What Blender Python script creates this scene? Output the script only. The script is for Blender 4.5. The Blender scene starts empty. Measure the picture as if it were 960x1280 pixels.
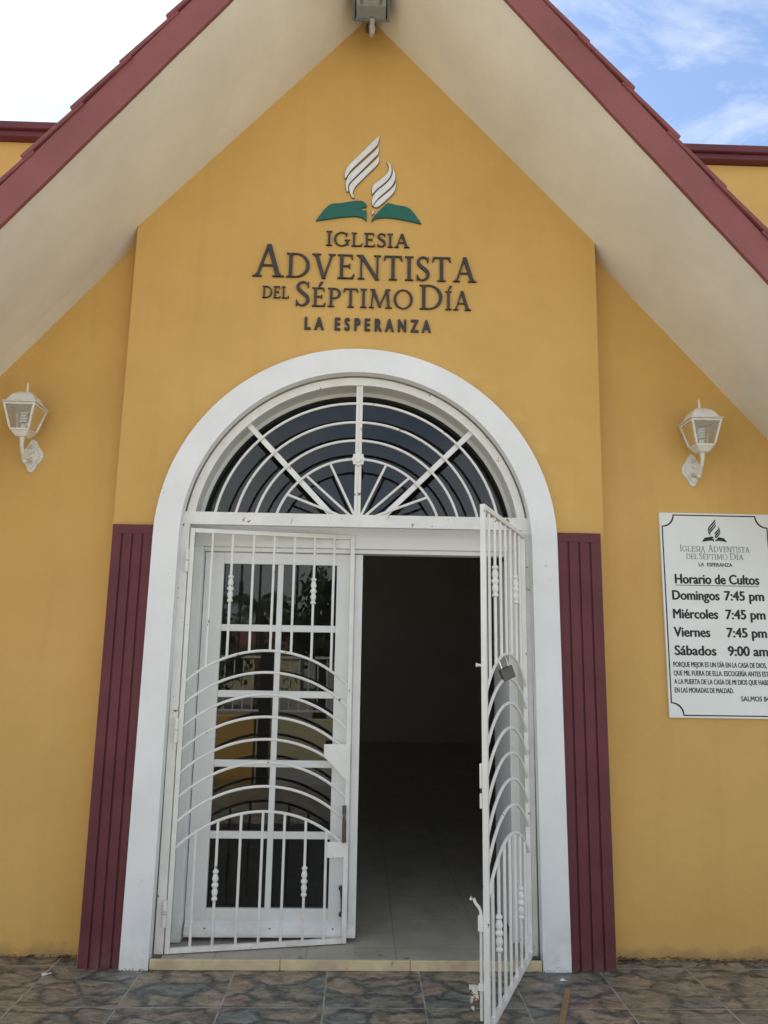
import bpy, bmesh, math, random
from mathutils import Vector, Matrix
from mathutils.geometry import tessellate_polygon
rnd = random.Random(7)
R = math.radians
PI = math.pi
scene = bpy.context.scene
COL = scene.collection

# ------------------------------------------------------------------ camera
cam_data = bpy.data.cameras.new('camera')
cam = bpy.data.objects.new('camera', cam_data)
COL.objects.link(cam)
cr = Vector((0.99945317, -0.02939769, 0.01513753))
cu = Vector((-0.02032135, -0.18494799, 0.98253818))
cf = Vector((0.0260847, 0.98230851, 0.18544425))
M = Matrix((cr, cu, -cf)).transposed().to_4x4()
M.translation = Vector((0.02987, -4.17352, 1.52))
cam.matrix_world = M
cam_data.sensor_fit = 'HORIZONTAL'
cam_data.sensor_width = 36
cam_data.lens = 36
cam_data.clip_start = 0.05
cam_data.clip_end = 2000
scene.camera = cam

# ------------------------------------------------------------------ sky and sun
SUN_EL, SUN_AZ = 52.0, 39.0        # azimuth measured from +Y (behind the church) towards -X
world = bpy.data.worlds.new('World')
scene.world = world
world.use_nodes = True
wn, wl = world.node_tree.nodes, world.node_tree.links
wn.clear()
w_out = wn.new('ShaderNodeOutputWorld')
w_bg = wn.new('ShaderNodeBackground')
w_sky = wn.new('ShaderNodeTexSky')
w_sky.sky_type = 'NISHITA'
w_sky.sun_disc = False
w_sky.sun_elevation = R(SUN_EL)
w_sky.sun_rotation = R(-SUN_AZ)
w_sky.altitude = 10
w_sky.air_density = 1.0
w_sky.dust_density = 0.6
w_sky.ozone_density = 1.4
w_bg.inputs['Strength'].default_value = 0.075
w_tc = wn.new('ShaderNodeTexCoord')
w_map = wn.new('ShaderNodeMapping')
w_map.inputs['Rotation'].default_value = (0.3, 0.5, 0.6)
w_map.inputs['Scale'].default_value = (1.6, 3.4, 3.2)
w_no = wn.new('ShaderNodeTexNoise')
w_no.inputs['Scale'].default_value = 2.3
w_no.inputs['Detail'].default_value = 7
w_no.inputs['Roughness'].default_value = 0.6
w_no.inputs['Distortion'].default_value = 0.5
w_rp = wn.new('ShaderNodeValToRGB')
w_rp.color_ramp.elements[0].position = 0.37
w_rp.color_ramp.elements[1].position = 0.71
w_rp.color_ramp.elements[0].color = (0, 0, 0, 1)
w_rp.color_ramp.elements[1].color = (0.85, 0.85, 0.85, 1)
w_bw = wn.new('ShaderNodeRGBToBW')
w_cl = wn.new('ShaderNodeMix'); w_cl.data_type = 'RGBA'; w_cl.blend_type = 'MULTIPLY'
w_cl.inputs[0].default_value = 1.0
w_mx = wn.new('ShaderNodeMix'); w_mx.data_type = 'RGBA'
wl.new(w_tc.outputs['Generated'], w_map.inputs['Vector'])
wl.new(w_map.outputs['Vector'], w_no.inputs['Vector'])
# more cloud over the street side (-Y) than behind the church
w_sp = wn.new('ShaderNodeSeparateXYZ'); wl.new(w_tc.outputs['Generated'], w_sp.inputs[0])
w_bi = wn.new('ShaderNodeMath'); w_bi.operation = 'MULTIPLY_ADD'; w_bi.inputs[1].default_value = -0.085
wl.new(w_sp.outputs['Y'], w_bi.inputs[0]); wl.new(w_no.outputs['Fac'], w_bi.inputs[2])
wl.new(w_bi.outputs[0], w_rp.inputs['Fac'])
wl.new(w_sky.outputs['Color'], w_bw.inputs['Color'])
w_cl.blend_type = 'ADD'
wl.new(w_bw.outputs['Val'], w_cl.inputs[6])
w_cl.inputs[7].default_value = (3.4, 3.45, 3.5, 1)
wl.new(w_rp.outputs['Color'], w_mx.inputs[0])
wl.new(w_sky.outputs['Color'], w_mx.inputs[6])
wl.new(w_cl.outputs[2], w_mx.inputs[7])
wl.new(w_mx.outputs[2], w_bg.inputs['Color'])
wl.new(w_bg.outputs['Background'], w_out.inputs['Surface'])

sun_data = bpy.data.lights.new('sun', 'SUN')
sun_data.energy = 5.0
sun_data.angle = R(0.53)
sun_data.color = (1.0, 0.95, 0.86)
sun = bpy.data.objects.new('sun', sun_data)
COL.objects.link(sun)
sd = Vector((-math.sin(R(SUN_AZ)) * math.cos(R(SUN_EL)), math.cos(R(SUN_AZ)) * math.cos(R(SUN_EL)), math.sin(R(SUN_EL))))
sun.rotation_euler = sd.to_track_quat('Z', 'Y').to_euler()
sun.location = (-20, 20, 25)

scene.view_settings.view_transform = 'Standard'
scene.view_settings.look = 'None'
scene.view_settings.exposure = 1.62
scene.view_settings.gamma = 1.0
scene.view_settings.use_curve_mapping = False
scene.cycles.max_bounces = 10
scene.cycles.diffuse_bounces = 5
scene.cycles.transparent_max_bounces = 12

# ------------------------------------------------------------------ materials
def node_mat(name):
    m = bpy.data.materials.new(name)
    m.use_nodes = True
    nt = m.node_tree
    return m, nt, nt.nodes['Principled BSDF']

def setin(n, key, v):
    n.inputs[key].default_value = v

def paint(name, col, rough=0.6, var=0.10, vscale=3.0, bump=0.12, bscale=90.0, spec=0.3, chips=None, dirt=None, metal=0.0, sat=None):
    """paint: base colour, large soft variation, fine bump, chips=(colour, scale, threshold), dirt=(colour, height)"""
    m, nt, b = node_mat(name)
    N, L = nt.nodes, nt.links
    tc = N.new('ShaderNodeTexCoord')
    geo = N.new('ShaderNodeNewGeometry')
    n1 = N.new('ShaderNodeTexNoise'); setin(n1, 'Scale', vscale); setin(n1, 'Detail', 6); setin(n1, 'Roughness', 0.6)
    L.new(geo.outputs['Position'], n1.inputs['Vector'])
    rp = N.new('ShaderNodeValToRGB')
    d = [c * (1 - var * 1.3) for c in col]; e = [min(1, c * (1 + var)) for c in col]
    rp.color_ramp.elements[0].position = 0.3; rp.color_ramp.elements[1].position = 0.7
    rp.color_ramp.elements[0].color = (*d, 1); rp.color_ramp.elements[1].color = (*e, 1)
    L.new(n1.outputs['Fac'], rp.inputs['Fac'])
    out = rp.outputs['Color']
    if chips:
        cc, cs, ct = chips
        n2 = N.new('ShaderNodeTexNoise'); setin(n2, 'Scale', cs); setin(n2, 'Detail', 4); setin(n2, 'Roughness', 0.65)
        L.new(geo.outputs['Position'], n2.inputs['Vector'])
        r2 = N.new('ShaderNodeValToRGB')
        r2.color_ramp.elements[0].position = ct; r2.color_ramp.elements[1].position = ct + 0.03
        L.new(n2.outputs['Fac'], r2.inputs['Fac'])
        mx = N.new('ShaderNodeMix'); mx.data_type = 'RGBA'
        L.new(r2.outputs['Color'], mx.inputs[0]); L.new(out, mx.inputs[6]); mx.inputs[7].default_value = (*cc, 1)
        out = mx.outputs[2]
    if dirt:
        dc, dh, amount = dirt
        sx = N.new('ShaderNodeSeparateXYZ'); L.new(geo.outputs['Position'], sx.inputs[0])
        n3 = N.new('ShaderNodeTexNoise'); setin(n3, 'Scale', 6.0); setin(n3, 'Detail', 8); setin(n3, 'Roughness', 0.7)
        L.new(geo.outputs['Position'], n3.inputs['Vector'])
        mr = N.new('ShaderNodeMapRange'); setin(mr, 'From Min', dh); setin(mr, 'From Max', 0.0); setin(mr, 'To Min', 0.0); setin(mr, 'To Max', 1.0)
        L.new(sx.outputs['Z'], mr.inputs['Value'])
        mu = N.new('ShaderNodeMath'); mu.operation = 'MULTIPLY'
        L.new(mr.outputs[0], mu.inputs[0])
        r3 = N.new('ShaderNodeValToRGB'); r3.color_ramp.elements[0].position = 0.42; r3.color_ramp.elements[1].position = 0.62
        L.new(n3.outputs['Fac'], r3.inputs['Fac'])
        L.new(r3.outputs['Color'], mu.inputs[1])
        m2 = N.new('ShaderNodeMath'); m2.operation = 'MULTIPLY'; m2.inputs[1].default_value = amount
        L.new(mu.outputs[0], m2.inputs[0])
        mx = N.new('ShaderNodeMix'); mx.data_type = 'RGBA'
        L.new(m2.outputs[0], mx.inputs[0]); L.new(out, mx.inputs[6]); mx.inputs[7].default_value = (*dc, 1)
        out = mx.outputs[2]
    L.new(out, b.inputs['Base Color'])
    setin(b, 'Roughness', rough); setin(b, 'Metallic', metal); setin(b, 'Specular IOR Level', spec)
    if bump:
        nb = N.new('ShaderNodeTexNoise'); setin(nb, 'Scale', bscale); setin(nb, 'Detail', 5)
        L.new(geo.outputs['Position'], nb.inputs['Vector'])
        bp = N.new('ShaderNodeBump'); setin(bp, 'Strength', bump); setin(bp, 'Distance', 0.01)
        L.new(nb.outputs['Fac'], bp.inputs['Height']); L.new(bp.outputs['Normal'], b.inputs['Normal'])
    return m

def glass(name, tint, base=0.03, gain=1.5, rough=0.0):
    m = bpy.data.materials.new(name); m.use_nodes = True
    nt = m.node_tree; N, L = nt.nodes, nt.links
    N.clear()
    o = N.new('ShaderNodeOutputMaterial'); mix = N.new('ShaderNodeMixShader')
    tr = N.new('ShaderNodeBsdfTransparent'); tr.inputs[0].default_value = (*tint, 1)
    gl = N.new('ShaderNodeBsdfGlossy'); gl.inputs['Roughness'].default_value = rough
    fr = N.new('ShaderNodeFresnel'); fr.inputs['IOR'].default_value = 1.5
    ma = N.new('ShaderNodeMath'); ma.operation = 'MULTIPLY_ADD'; ma.inputs[1].default_value = gain; ma.inputs[2].default_value = base
    ma.use_clamp = True
    L.new(fr.outputs[0], ma.inputs[0]); L.new(ma.outputs[0], mix.inputs[0])
    L.new(tr.outputs[0], mix.inputs[1]); L.new(gl.outputs[0], mix.inputs[2]); L.new(mix.outputs[0], o.inputs[0])
    return m

def wall_material():
    m, nt, b = node_mat('ochre_wall_paint')
    N, L = nt.nodes, nt.links
    geo = N.new('ShaderNodeNewGeometry')
    n1 = N.new('ShaderNodeTexNoise'); setin(n1, 'Scale', 1.1); setin(n1, 'Detail', 8); setin(n1, 'Roughness', 0.62)
    L.new(geo.outputs['Position'], n1.inputs['Vector'])
    rp = N.new('ShaderNodeValToRGB')
    rp.color_ramp.elements[0].position = 0.3; rp.color_ramp.elements[1].position = 0.72
    rp.color_ramp.elements[0].color = (0.555, 0.335, 0.098, 1); rp.color_ramp.elements[1].color = (0.645, 0.405, 0.128, 1)
    L.new(n1.outputs['Fac'], rp.inputs['Fac'])
    # roller and brush touch-ups beside the arch, a lighter coat of the same paint
    out = rp.outputs['Color']
    nd = N.new('ShaderNodeTexNoise'); setin(nd, 'Scale', 16); setin(nd, 'Detail', 5)
    L.new(geo.outputs['Position'], nd.inputs['Vector'])
    prev = None
    for (px, pz, pr) in ((1.157, 2.30, 0.06), (1.17, 2.36, 0.05), (0.50, 3.145, 0.07), (0.60, 3.10, 0.07), (0.72, 3.03, 0.06),
                         (1.03, 2.69, 0.05), (1.08, 2.58, 0.04), (0.90, 2.88, 0.05)):
        vd = N.new('ShaderNodeVectorMath'); vd.operation = 'DISTANCE'
        L.new(geo.outputs['Position'], vd.inputs[0]); vd.inputs[1].default_value = (px, 0.0, pz)
        dv = N.new('ShaderNodeMath'); dv.operation = 'DIVIDE'; dv.inputs[1].default_value = pr
        L.new(vd.outputs['Value'], dv.inputs[0])
        if prev is None: prev = dv.outputs[0]
        else:
            mi = N.new('ShaderNodeMath'); mi.operation = 'MINIMUM'
            L.new(prev, mi.inputs[0]); L.new(dv.outputs[0], mi.inputs[1]); prev = mi.outputs[0]
    ad = N.new('ShaderNodeMath'); ad.operation = 'MULTIPLY_ADD'; ad.inputs[1].default_value = 2.6
    L.new(nd.outputs['Fac'], ad.inputs[0]); L.new(prev, ad.inputs[2])
    mr = N.new('ShaderNodeMapRange'); setin(mr, 'From Min', 1.75); setin(mr, 'From Max', 2.25); setin(mr, 'To Min', 0.45); setin(mr, 'To Max', 0.0)
    L.new(ad.outputs[0], mr.inputs['Value'])
    mx = N.new('ShaderNodeMix'); mx.data_type = 'RGBA'
    L.new(mr.outputs[0], mx.inputs[0]); L.new(out, mx.inputs[6]); mx.inputs[7].default_value = (0.66, 0.42, 0.14, 1)
    out = mx.outputs[2]
    # rain streaks and smudges
    mp = N.new('ShaderNodeMapping'); mp.inputs['Scale'].default_value = (9, 9, 0.7)
    L.new(geo.outputs['Position'], mp.inputs['Vector'])
    n4 = N.new('ShaderNodeTexNoise'); setin(n4, 'Scale', 1.0); setin(n4, 'Detail', 6)
    L.new(mp.outputs[0], n4.inputs['Vector'])
    r4 = N.new('ShaderNodeValToRGB'); r4.color_ramp.elements[0].position = 0.52; r4.color_ramp.elements[1].position = 0.8
    r4.color_ramp.elements[1].color = (0.20, 0.20, 0.20, 1)
    L.new(n4.outputs['Fac'], r4.inputs['Fac'])
    mx2 = N.new('ShaderNodeMix'); mx2.data_type = 'RGBA'
    L.new(r4.outputs['Color'], mx2.inputs[0]); L.new(out, mx2.inputs[6]); mx2.inputs[7].default_value = (0.42, 0.25, 0.08, 1)
    out = mx2.outputs[2]
    # ground splash
    sx = N.new('ShaderNodeSeparateXYZ'); L.new(geo.outputs['Position'], sx.inputs[0])
    n3 = N.new('ShaderNodeTexNoise'); setin(n3, 'Scale', 7.0); setin(n3, 'Detail', 8); setin(n3, 'Roughness', 0.7)
    L.new(geo.outputs['Position'], n3.inputs['Vector'])
    m3 = N.new('ShaderNodeMapRange'); setin(m3, 'From Min', 0.16); setin(m3, 'From Max', 0.0); setin(m3, 'To Min', -0.35); setin(m3, 'To Max', 0.5)
    L.new(sx.outputs['Z'], m3.inputs['Value'])
    a3 = N.new('ShaderNodeMath'); a3.operation = 'ADD'
    L.new(m3.outputs[0], a3.inputs[0]); L.new(n3.outputs['Fac'], a3.inputs[1])
    r3 = N.new('ShaderNodeValToRGB'); r3.color_ramp.elements[0].position = 0.62; r3.color_ramp.elements[1].position = 1.0
    r3.color_ramp.elements[1].color = (0.6, 0.6, 0.6, 1)
    L.new(a3.outputs[0], r3.inputs['Fac'])
    mx3 = N.new('ShaderNodeMix'); mx3.data_type = 'RGBA'
    L.new(r3.outputs['Color'], mx3.inputs[0]); L.new(out, mx3.inputs[6]); mx3.inputs[7].default_value = (0.20, 0.15, 0.09, 1)
    L.new(mx3.outputs[2], b.inputs['Base Color'])
    setin(b, 'Roughness', 0.62); setin(b, 'Specular IOR Level', 0.25)
    nb = N.new('ShaderNodeTexNoise'); setin(nb, 'Scale', 55); setin(nb, 'Detail', 6)
    nb2 = N.new('ShaderNodeTexNoise'); setin(nb2, 'Scale', 3.5); setin(nb2, 'Detail', 3)
    L.new(geo.outputs['Position'], nb.inputs['Vector']); L.new(geo.outputs['Position'], nb2.inputs['Vector'])
    am = N.new('ShaderNodeMath'); am.operation = 'MULTIPLY_ADD'; am.inputs[1].default_value = 6.0
    L.new(nb2.outputs['Fac'], am.inputs[0]); L.new(nb.outputs['Fac'], am.inputs[2])
    bp = N.new('ShaderNodeBump'); setin(bp, 'Strength', 0.22); setin(bp, 'Distance', 0.006)
    L.new(am.outputs[0], bp.inputs['Height']); L.new(bp.outputs['Normal'], b.inputs['Normal'])
    return m

def tile_material():
    """stone-look ceramic floor tiles 45 cm with pale joints: irregular printed stones"""
    m, nt, b = node_mat('stone_look_floor_tile')
    N, L = nt.nodes, nt.links
    geo = N.new('ShaderNodeNewGeometry')
    T = 0.4505
    mp = N.new('ShaderNodeMapping'); mp.inputs['Location'].default_value = (-(-1.4572) / T, 0.447 / T, 0); mp.inputs['Scale'].default_value = (1 / T, 1 / T, 1)
    L.new(geo.outputs['Position'], mp.inputs['Vector'])
    sp = N.new('ShaderNodeSeparateXYZ'); L.new(mp.outputs[0], sp.inputs[0])
    def edge(sock):
        f = N.new('ShaderNodeMath'); f.operation = 'FRACT'; L.new(sock, f.inputs[0])
        s = N.new('ShaderNodeMath'); s.operation = 'SUBTRACT'; L.new(f.outputs[0], s.inputs[0]); s.inputs[1].default_value = 0.5
        a = N.new('ShaderNodeMath'); a.operation = 'ABSOLUTE'; L.new(s.outputs[0], a.inputs[0])
        return a.outputs[0]
    mxm = N.new('ShaderNodeMath'); mxm.operation = 'MAXIMUM'
    L.new(edge(sp.outputs['X']), mxm.inputs[0]); L.new(edge(sp.outputs['Y']), mxm.inputs[1])
    gr = N.new('ShaderNodeMapRange'); setin(gr, 'From Min', 0.4905); setin(gr, 'From Max', 0.4935)
    L.new(mxm.outputs[0], gr.inputs['Value'])
    # per-tile offset so tiles do not repeat
    fl = N.new('ShaderNodeVectorMath'); fl.operation = 'FLOOR'; L.new(mp.outputs[0], fl.inputs[0])
    wn_ = N.new('ShaderNodeTexWhiteNoise'); wn_.noise_dimensions = '3D'; L.new(fl.outputs[0], wn_.inputs['Vector'])
    sc = N.new('ShaderNodeVectorMath'); sc.operation = 'MULTIPLY_ADD'
    L.new(wn_.outputs['Color'], sc.inputs[0]); sc.inputs[1].default_value = (7, 7, 0); L.new(mp.outputs[0], sc.inputs[2])
    nz = N.new('ShaderNodeTexNoise'); setin(nz, 'Scale', 3.2); setin(nz, 'Detail', 7); setin(nz, 'Roughness', 0.62)
    L.new(sc.outputs[0], nz.inputs['Vector'])
    wv = N.new('ShaderNodeVectorMath'); wv.operation = 'MULTIPLY_ADD'
    L.new(nz.outputs['Color'], wv.inputs[0]); wv.inputs[1].default_value = (0.42, 0.42, 0); L.new(sc.outputs[0], wv.inputs[2])
    ms = N.new('ShaderNodeMapping'); ms.inputs['Rotation'].default_value = (0, 0, 0.7); ms.inputs['Scale'].default_value = (1.9, 3.0, 1)
    L.new(wv.outputs[0], ms.inputs['Vector'])
    vo = N.new('ShaderNodeTexVoronoi'); vo.voronoi_dimensions = '2D'; vo.feature = 'F1'; setin(vo, 'Scale', 1.0)
    ve = N.new('ShaderNodeTexVoronoi'); ve.voronoi_dimensions = '2D'; ve.feature = 'DISTANCE_TO_EDGE'; setin(ve, 'Scale', 1.0)
    L.new(ms.outputs[0], vo.inputs['Vector']); L.new(ms.outputs[0], ve.inputs['Vector'])
    rs = N.new('ShaderNodeSeparateColor'); L.new(vo.outputs['Color'], rs.inputs[0])
    pal = N.new('ShaderNodeValToRGB')
    els = pal.color_ramp.elements
    els[0].position = 0.0; els[0].color = (0.19, 0.20, 0.165, 1)
    els[1].position = 1.0; els[1].color = (0.35, 0.27, 0.20, 1)
    for p, c in ((0.22, (0.33, 0.275, 0.205)), (0.42, (0.19, 0.215, 0.20)), (0.62, (0.31, 0.225, 0.185)), (0.82, (0.26, 0.255, 0.20))):
        e = els.new(p); e.color = (*c, 1)
    L.new(rs.outputs[0], pal.inputs['Fac'])
    # streaks on the stones
    mp2 = N.new('ShaderNodeMapping'); mp2.inputs['Rotation'].default_value = (0, 0, 0.6); mp2.inputs['Scale'].default_value = (3.5, 9, 1)
    L.new(wv.outputs[0], mp2.inputs['Vector'])
    n2 = N.new('ShaderNodeTexNoise'); setin(n2, 'Scale', 1.3); setin(n2, 'Detail', 10); setin(n2, 'Roughness', 0.78)
    L.new(mp2.outputs[0], n2.inputs['Vector'])
    r2 = N.new('ShaderNodeValToRGB'); r2.color_ramp.elements[0].position = 0.36; r2.color_ramp.elements[1].position = 0.68
    r2.color_ramp.elements[0].color = (0.22, 0.25, 0.25, 1); r2.color_ramp.elements[1].color = (1.75, 1.68, 1.60, 1)
    L.new(n2.outputs['Fac'], r2.inputs['Fac'])
    mu = N.new('ShaderNodeMix'); mu.data_type = 'RGBA'; mu.blend_type = 'MULTIPLY'; mu.inputs[0].default_value = 1
    L.new(pal.outputs['Color'], mu.inputs[6]); L.new(r2.outputs['Color'], mu.inputs[7])
    # dark printed gaps between stones
    rg = N.new('ShaderNodeValToRGB'); rg.color_ramp.elements[0].position = 0.14; rg.color_ramp.elements[1].position = 0.31
    rg.color_ramp.elements[0].color = (1, 1, 1, 1); rg.color_ramp.elements[1].color = (0, 0, 0, 1)
    ne = N.new('ShaderNodeTexNoise'); setin(ne, 'Scale', 11); setin(ne, 'Detail', 8); setin(ne, 'Roughness', 0.7)
    L.new(sc.outputs[0], ne.inputs['Vector'])
    ae = N.new('ShaderNodeMath'); ae.operation = 'MULTIPLY_ADD'; ae.inputs[1].default_value = 0.30
    L.new(ne.outputs['Fac'], ae.inputs[0]); L.new(ve.outputs['Distance'], ae.inputs[2])
    L.new(ae.outputs[0], rg.inputs['Fac'])
    mu2 = N.new('ShaderNodeMix'); mu2.data_type = 'RGBA'
    dk = N.new('ShaderNodeMix'); dk.data_type = 'RGBA'; dk.blend_type = 'MULTIPLY'; dk.inputs[0].default_value = 1
    dk.inputs[6].default_value = (0.075, 0.092, 0.092, 1); L.new(r2.outputs['Color'], dk.inputs[7])
    L.new(rg.outputs['Color'], mu2.inputs[0]); L.new(mu.outputs[2], mu2.inputs[6]); L.new(dk.outputs[2], mu2.inputs[7])
    # grout
    ng = N.new('ShaderNodeTexNoise'); setin(ng, 'Scale', 9); L.new(geo.outputs['Position'], ng.inputs['Vector'])
    gc = N.new('ShaderNodeValToRGB'); gc.color_ramp.elements[0].position = 0.35; gc.color_ramp.elements[1].position = 0.6
    gc.color_ramp.elements[0].color = (0.20, 0.185, 0.15, 1); gc.color_ramp.elements[1].color = (0.44, 0.42, 0.37, 1)
    L.new(ng.outputs['Fac'], gc.inputs['Fac'])
    mx = N.new('ShaderNodeMix'); mx.data_type = 'RGBA'
    L.new(gr.outputs[0], mx.inputs[0]); L.new(mu2.outputs[2], mx.inputs[6]); L.new(gc.outputs['Color'], mx.inputs[7])
    # dust
    nd = N.new('ShaderNodeTexNoise'); setin(nd, 'Scale', 2.2); setin(nd, 'Detail', 9); setin(nd, 'Roughness', 0.7)
    L.new(geo.outputs['Position'], nd.inputs['Vector'])
    rd = N.new('ShaderNodeValToRGB'); rd.color_ramp.elements[0].position = 0.5; rd.color_ramp.elements[1].position = 0.85
    rd.color_ramp.elements[1].color = (0.22, 0.22, 0.22, 1)
    L.new(nd.outputs['Fac'], rd.inputs['Fac'])
    md = N.new('ShaderNodeMix'); md.data_type = 'RGBA'
    L.new(rd.outputs['Color'], md.inputs[0]); L.new(mx.outputs[2], md.inputs[6]); md.inputs[7].default_value = (0.26, 0.235, 0.19, 1)
    L.new(md.outputs[2], b.inputs['Base Color'])
    setin(b, 'Roughness', 0.42); setin(b, 'Specular IOR Level', 0.45)
    bp = N.new('ShaderNodeBump'); setin(bp, 'Strength', 0.6); setin(bp, 'Distance', 0.006)
    rl = N.new('ShaderNodeMath'); rl.operation = 'MULTIPLY_ADD'; L.new(rg.outputs['Color'], rl.inputs[0]); rl.inputs[1].default_value = -0.8; L.new(n2.outputs['Fac'], rl.inputs[2])
    iv = N.new('ShaderNodeMath'); iv.operation = 'SUBTRACT'; L.new(rl.outputs[0], iv.inputs[0]); L.new(gr.outputs[0], iv.inputs[1])
    L.new(iv.outputs[0], bp.inputs['Height']); L.new(bp.outputs['Normal'], b.inputs['Normal'])
    return m

def jointed(m, T, ox, oy, col):
    nt = m.node_tree; N, L = nt.nodes, nt.links; b = nt.nodes['Principled BSDF']
    src = b.inputs['Base Color'].links[0].from_socket
    geo = N.new('ShaderNodeNewGeometry'); sp = N.new('ShaderNodeSeparateXYZ'); L.new(geo.outputs['Position'], sp.inputs[0])
    out = []
    for ax, o in (('X', ox), ('Y', oy)):
        a = N.new('ShaderNodeMath'); a.operation = 'ADD'; a.inputs[1].default_value = -o + 100 * T; L.new(sp.outputs[ax], a.inputs[0])
        d = N.new('ShaderNodeMath'); d.operation = 'DIVIDE'; d.inputs[1].default_value = T; L.new(a.outputs[0], d.inputs[0])
        f = N.new('ShaderNodeMath'); f.operation = 'FRACT'; L.new(d.outputs[0], f.inputs[0])
        c = N.new('ShaderNodeMath'); c.operation = 'LESS_THAN'; c.inputs[1].default_value = 0.006 / T; L.new(f.outputs[0], c.inputs[0]); out.append(c.outputs[0])
    mx = N.new('ShaderNodeMath'); mx.operation = 'MAXIMUM'; L.new(out[0], mx.inputs[0]); L.new(out[1], mx.inputs[1])
    mi = N.new('ShaderNodeMix'); mi.data_type = 'RGBA'; L.new(mx.outputs[0], mi.inputs[0]); L.new(src, mi.inputs[6]); mi.inputs[7].default_value = (*col, 1)
    L.new(mi.outputs[2], b.inputs['Base Color'])
WALL = wall_material()
TILE = tile_material()
TRIM = paint('white_masonry_paint', (0.78, 0.79, 0.78), 0.5, 0.04, 4, 0.10, 60, 0.35, chips=((0.25, 0.22, 0.19), 26, 0.715), dirt=((0.45, 0.41, 0.33), 0.30, 0.5))
STEEL = paint('white_gate_paint', (0.76, 0.755, 0.71), 0.42, 0.06, 9, 0.05, 120, 0.4, chips=((0.20, 0.13, 0.09), 21, 0.665), dirt=((0.40, 0.34, 0.26), 0.35, 0.5))
DOORP = paint('white_door_paint', (0.76, 0.77, 0.75), 0.4, 0.04, 4, 0.04, 90, 0.4, dirt=((0.42, 0.38, 0.30), 0.30, 0.55))
LINER = paint('cream_white_reveal_paint', (0.70, 0.70, 0.64), 0.5, 0.06, 5, 0.08, 70, 0.3, dirt=((0.32, 0.27, 0.19), 0.25, 0.8))
WINE = paint('wine_red_paint', (0.128, 0.034, 0.041), 0.6, 0.16, 3.5, 0.10, 60, 0.3, dirt=((0.20, 0.12, 0.10), 0.15, 0.6))
FASC = paint('wine_red_fascia_paint', (0.235, 0.078, 0.072), 0.55, 0.10, 3, 0.10, 45, 0.3)
CLAY = paint('wine_red_roof_tile', (0.21, 0.066, 0.062), 0.6, 0.16, 7, 0.2, 40, 0.3)
SOFF = paint('cream_soffit_paint', (0.80, 0.775, 0.675), 0.65, 0.075, 1.6, 0.14, 30, 0.2)
SILL = paint('cream_sill_tile', (0.56, 0.46, 0.28), 0.5, 0.18, 9, 0.08, 60, 0.35, chips=((0.36, 0.25, 0.13), 7, 0.70))
INFLOOR = paint('grey_indoor_floor_tile', (0.38, 0.355, 0.29), 0.42, 0.14, 5, 0.02, 40, 0.4, chips=((0.16, 0.14, 0.10), 11, 0.66))
jointed(INFLOOR, 0.45, 0.232, 0.12, (0.26, 0.24, 0.195))
INROOM = paint('dim_indoor_wall_paint', (0.55, 0.54, 0.51), 0.8, 0.05, 1, 0.0)
LETTER = paint('dark_brown_metal_letters', (0.045, 0.036, 0.034), 0.45, 0.1, 20, 0.0, spec=0.4)
LOGOW = paint('silver_white_emblem', (0.70, 0.72, 0.73), 0.35, 0.05, 20, 0.0, spec=0.4)
LOGOE = paint('dark_emblem_edge', (0.20, 0.115, 0.075), 0.5, 0.05, 20, 0.0)
LOGOG = paint('green_emblem', (0.012, 0.115, 0.085), 0.4, 0.08, 20, 0.0, spec=0.4)
BOARD = paint('white_sign_board', (0.74, 0.77, 0.74), 0.35, 0.03, 3, 0.0, spec=0.4)
INK = paint('black_sign_ink', (0.022, 0.023, 0.028), 0.5, 0.1, 30, 0.0)
INKG = paint('grey_sign_ink', (0.16, 0.165, 0.17), 0.5, 0.1, 30, 0.0)
DARKM = paint('dark_metal', (0.045, 0.043, 0.04), 0.4, 0.2, 30, 0.05, spec=0.5, metal=0.3)
LOCKM = paint('grey_lock_metal', (0.085, 0.08, 0.072), 0.38, 0.2, 30, 0.05, spec=0.5, metal=0.4)
CHROME = paint('bright_steel', (0.6, 0.6, 0.6), 0.25, 0.1, 30, 0.0, metal=1.0)
RUSTW = paint('rust_stained_white_paint', (0.62, 0.58, 0.50), 0.7, 0.15, 20, 0.2, 80, chips=((0.15, 0.075, 0.045), 34, 0.50))
RUST = paint('rusty_iron', (0.17, 0.085, 0.05), 0.8, 0.35, 40, 0.3, 90)
LANT = paint('white_lantern_paint', (0.72, 0.70, 0.64), 0.4, 0.10, 25, 0.05, spec=0.4, chips=((0.32, 0.2, 0.12), 42, 0.67))
FLOOD = paint('grey_green_floodlight_body', (0.13, 0.16, 0.155), 0.45, 0.12, 15, 0.05, spec=0.4)
REFL = paint('floodlight_reflector', (0.62, 0.62, 0.60), 0.35, 0.1, 20, 0.05, metal=0.7)
CERAM = paint('white_ceramic', (0.82, 0.82, 0.78), 0.35, 0.03, 10, 0.0)
SENSOR = paint('beige_sensor_plastic', (0.42, 0.37, 0.29), 0.5, 0.08, 20, 0.0)
BULB = paint('white_bulb_glass', (0.8, 0.82, 0.80), 0.2, 0.02, 10, 0.0)
WOOD = paint('tan_wood_strip', (0.28, 0.19, 0.09), 0.6, 0.2, 14, 0.1, 60)
PAPER = paint('white_paper', (0.75, 0.75, 0.72), 0.8, 0.05, 10, 0.0)
LEAFD = paint('dry_leaf_brown', (0.14, 0.085, 0.045), 0.8, 0.5, 30, 0.2)
YARD = paint('yard_concrete', (0.27, 0.26, 0.24), 0.85, 0.15, 1.2, 0.2, 20)
LEAF = paint('green_foliage', (0.045, 0.075, 0.025), 0.6, 0.45, 3, 0.0)
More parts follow.
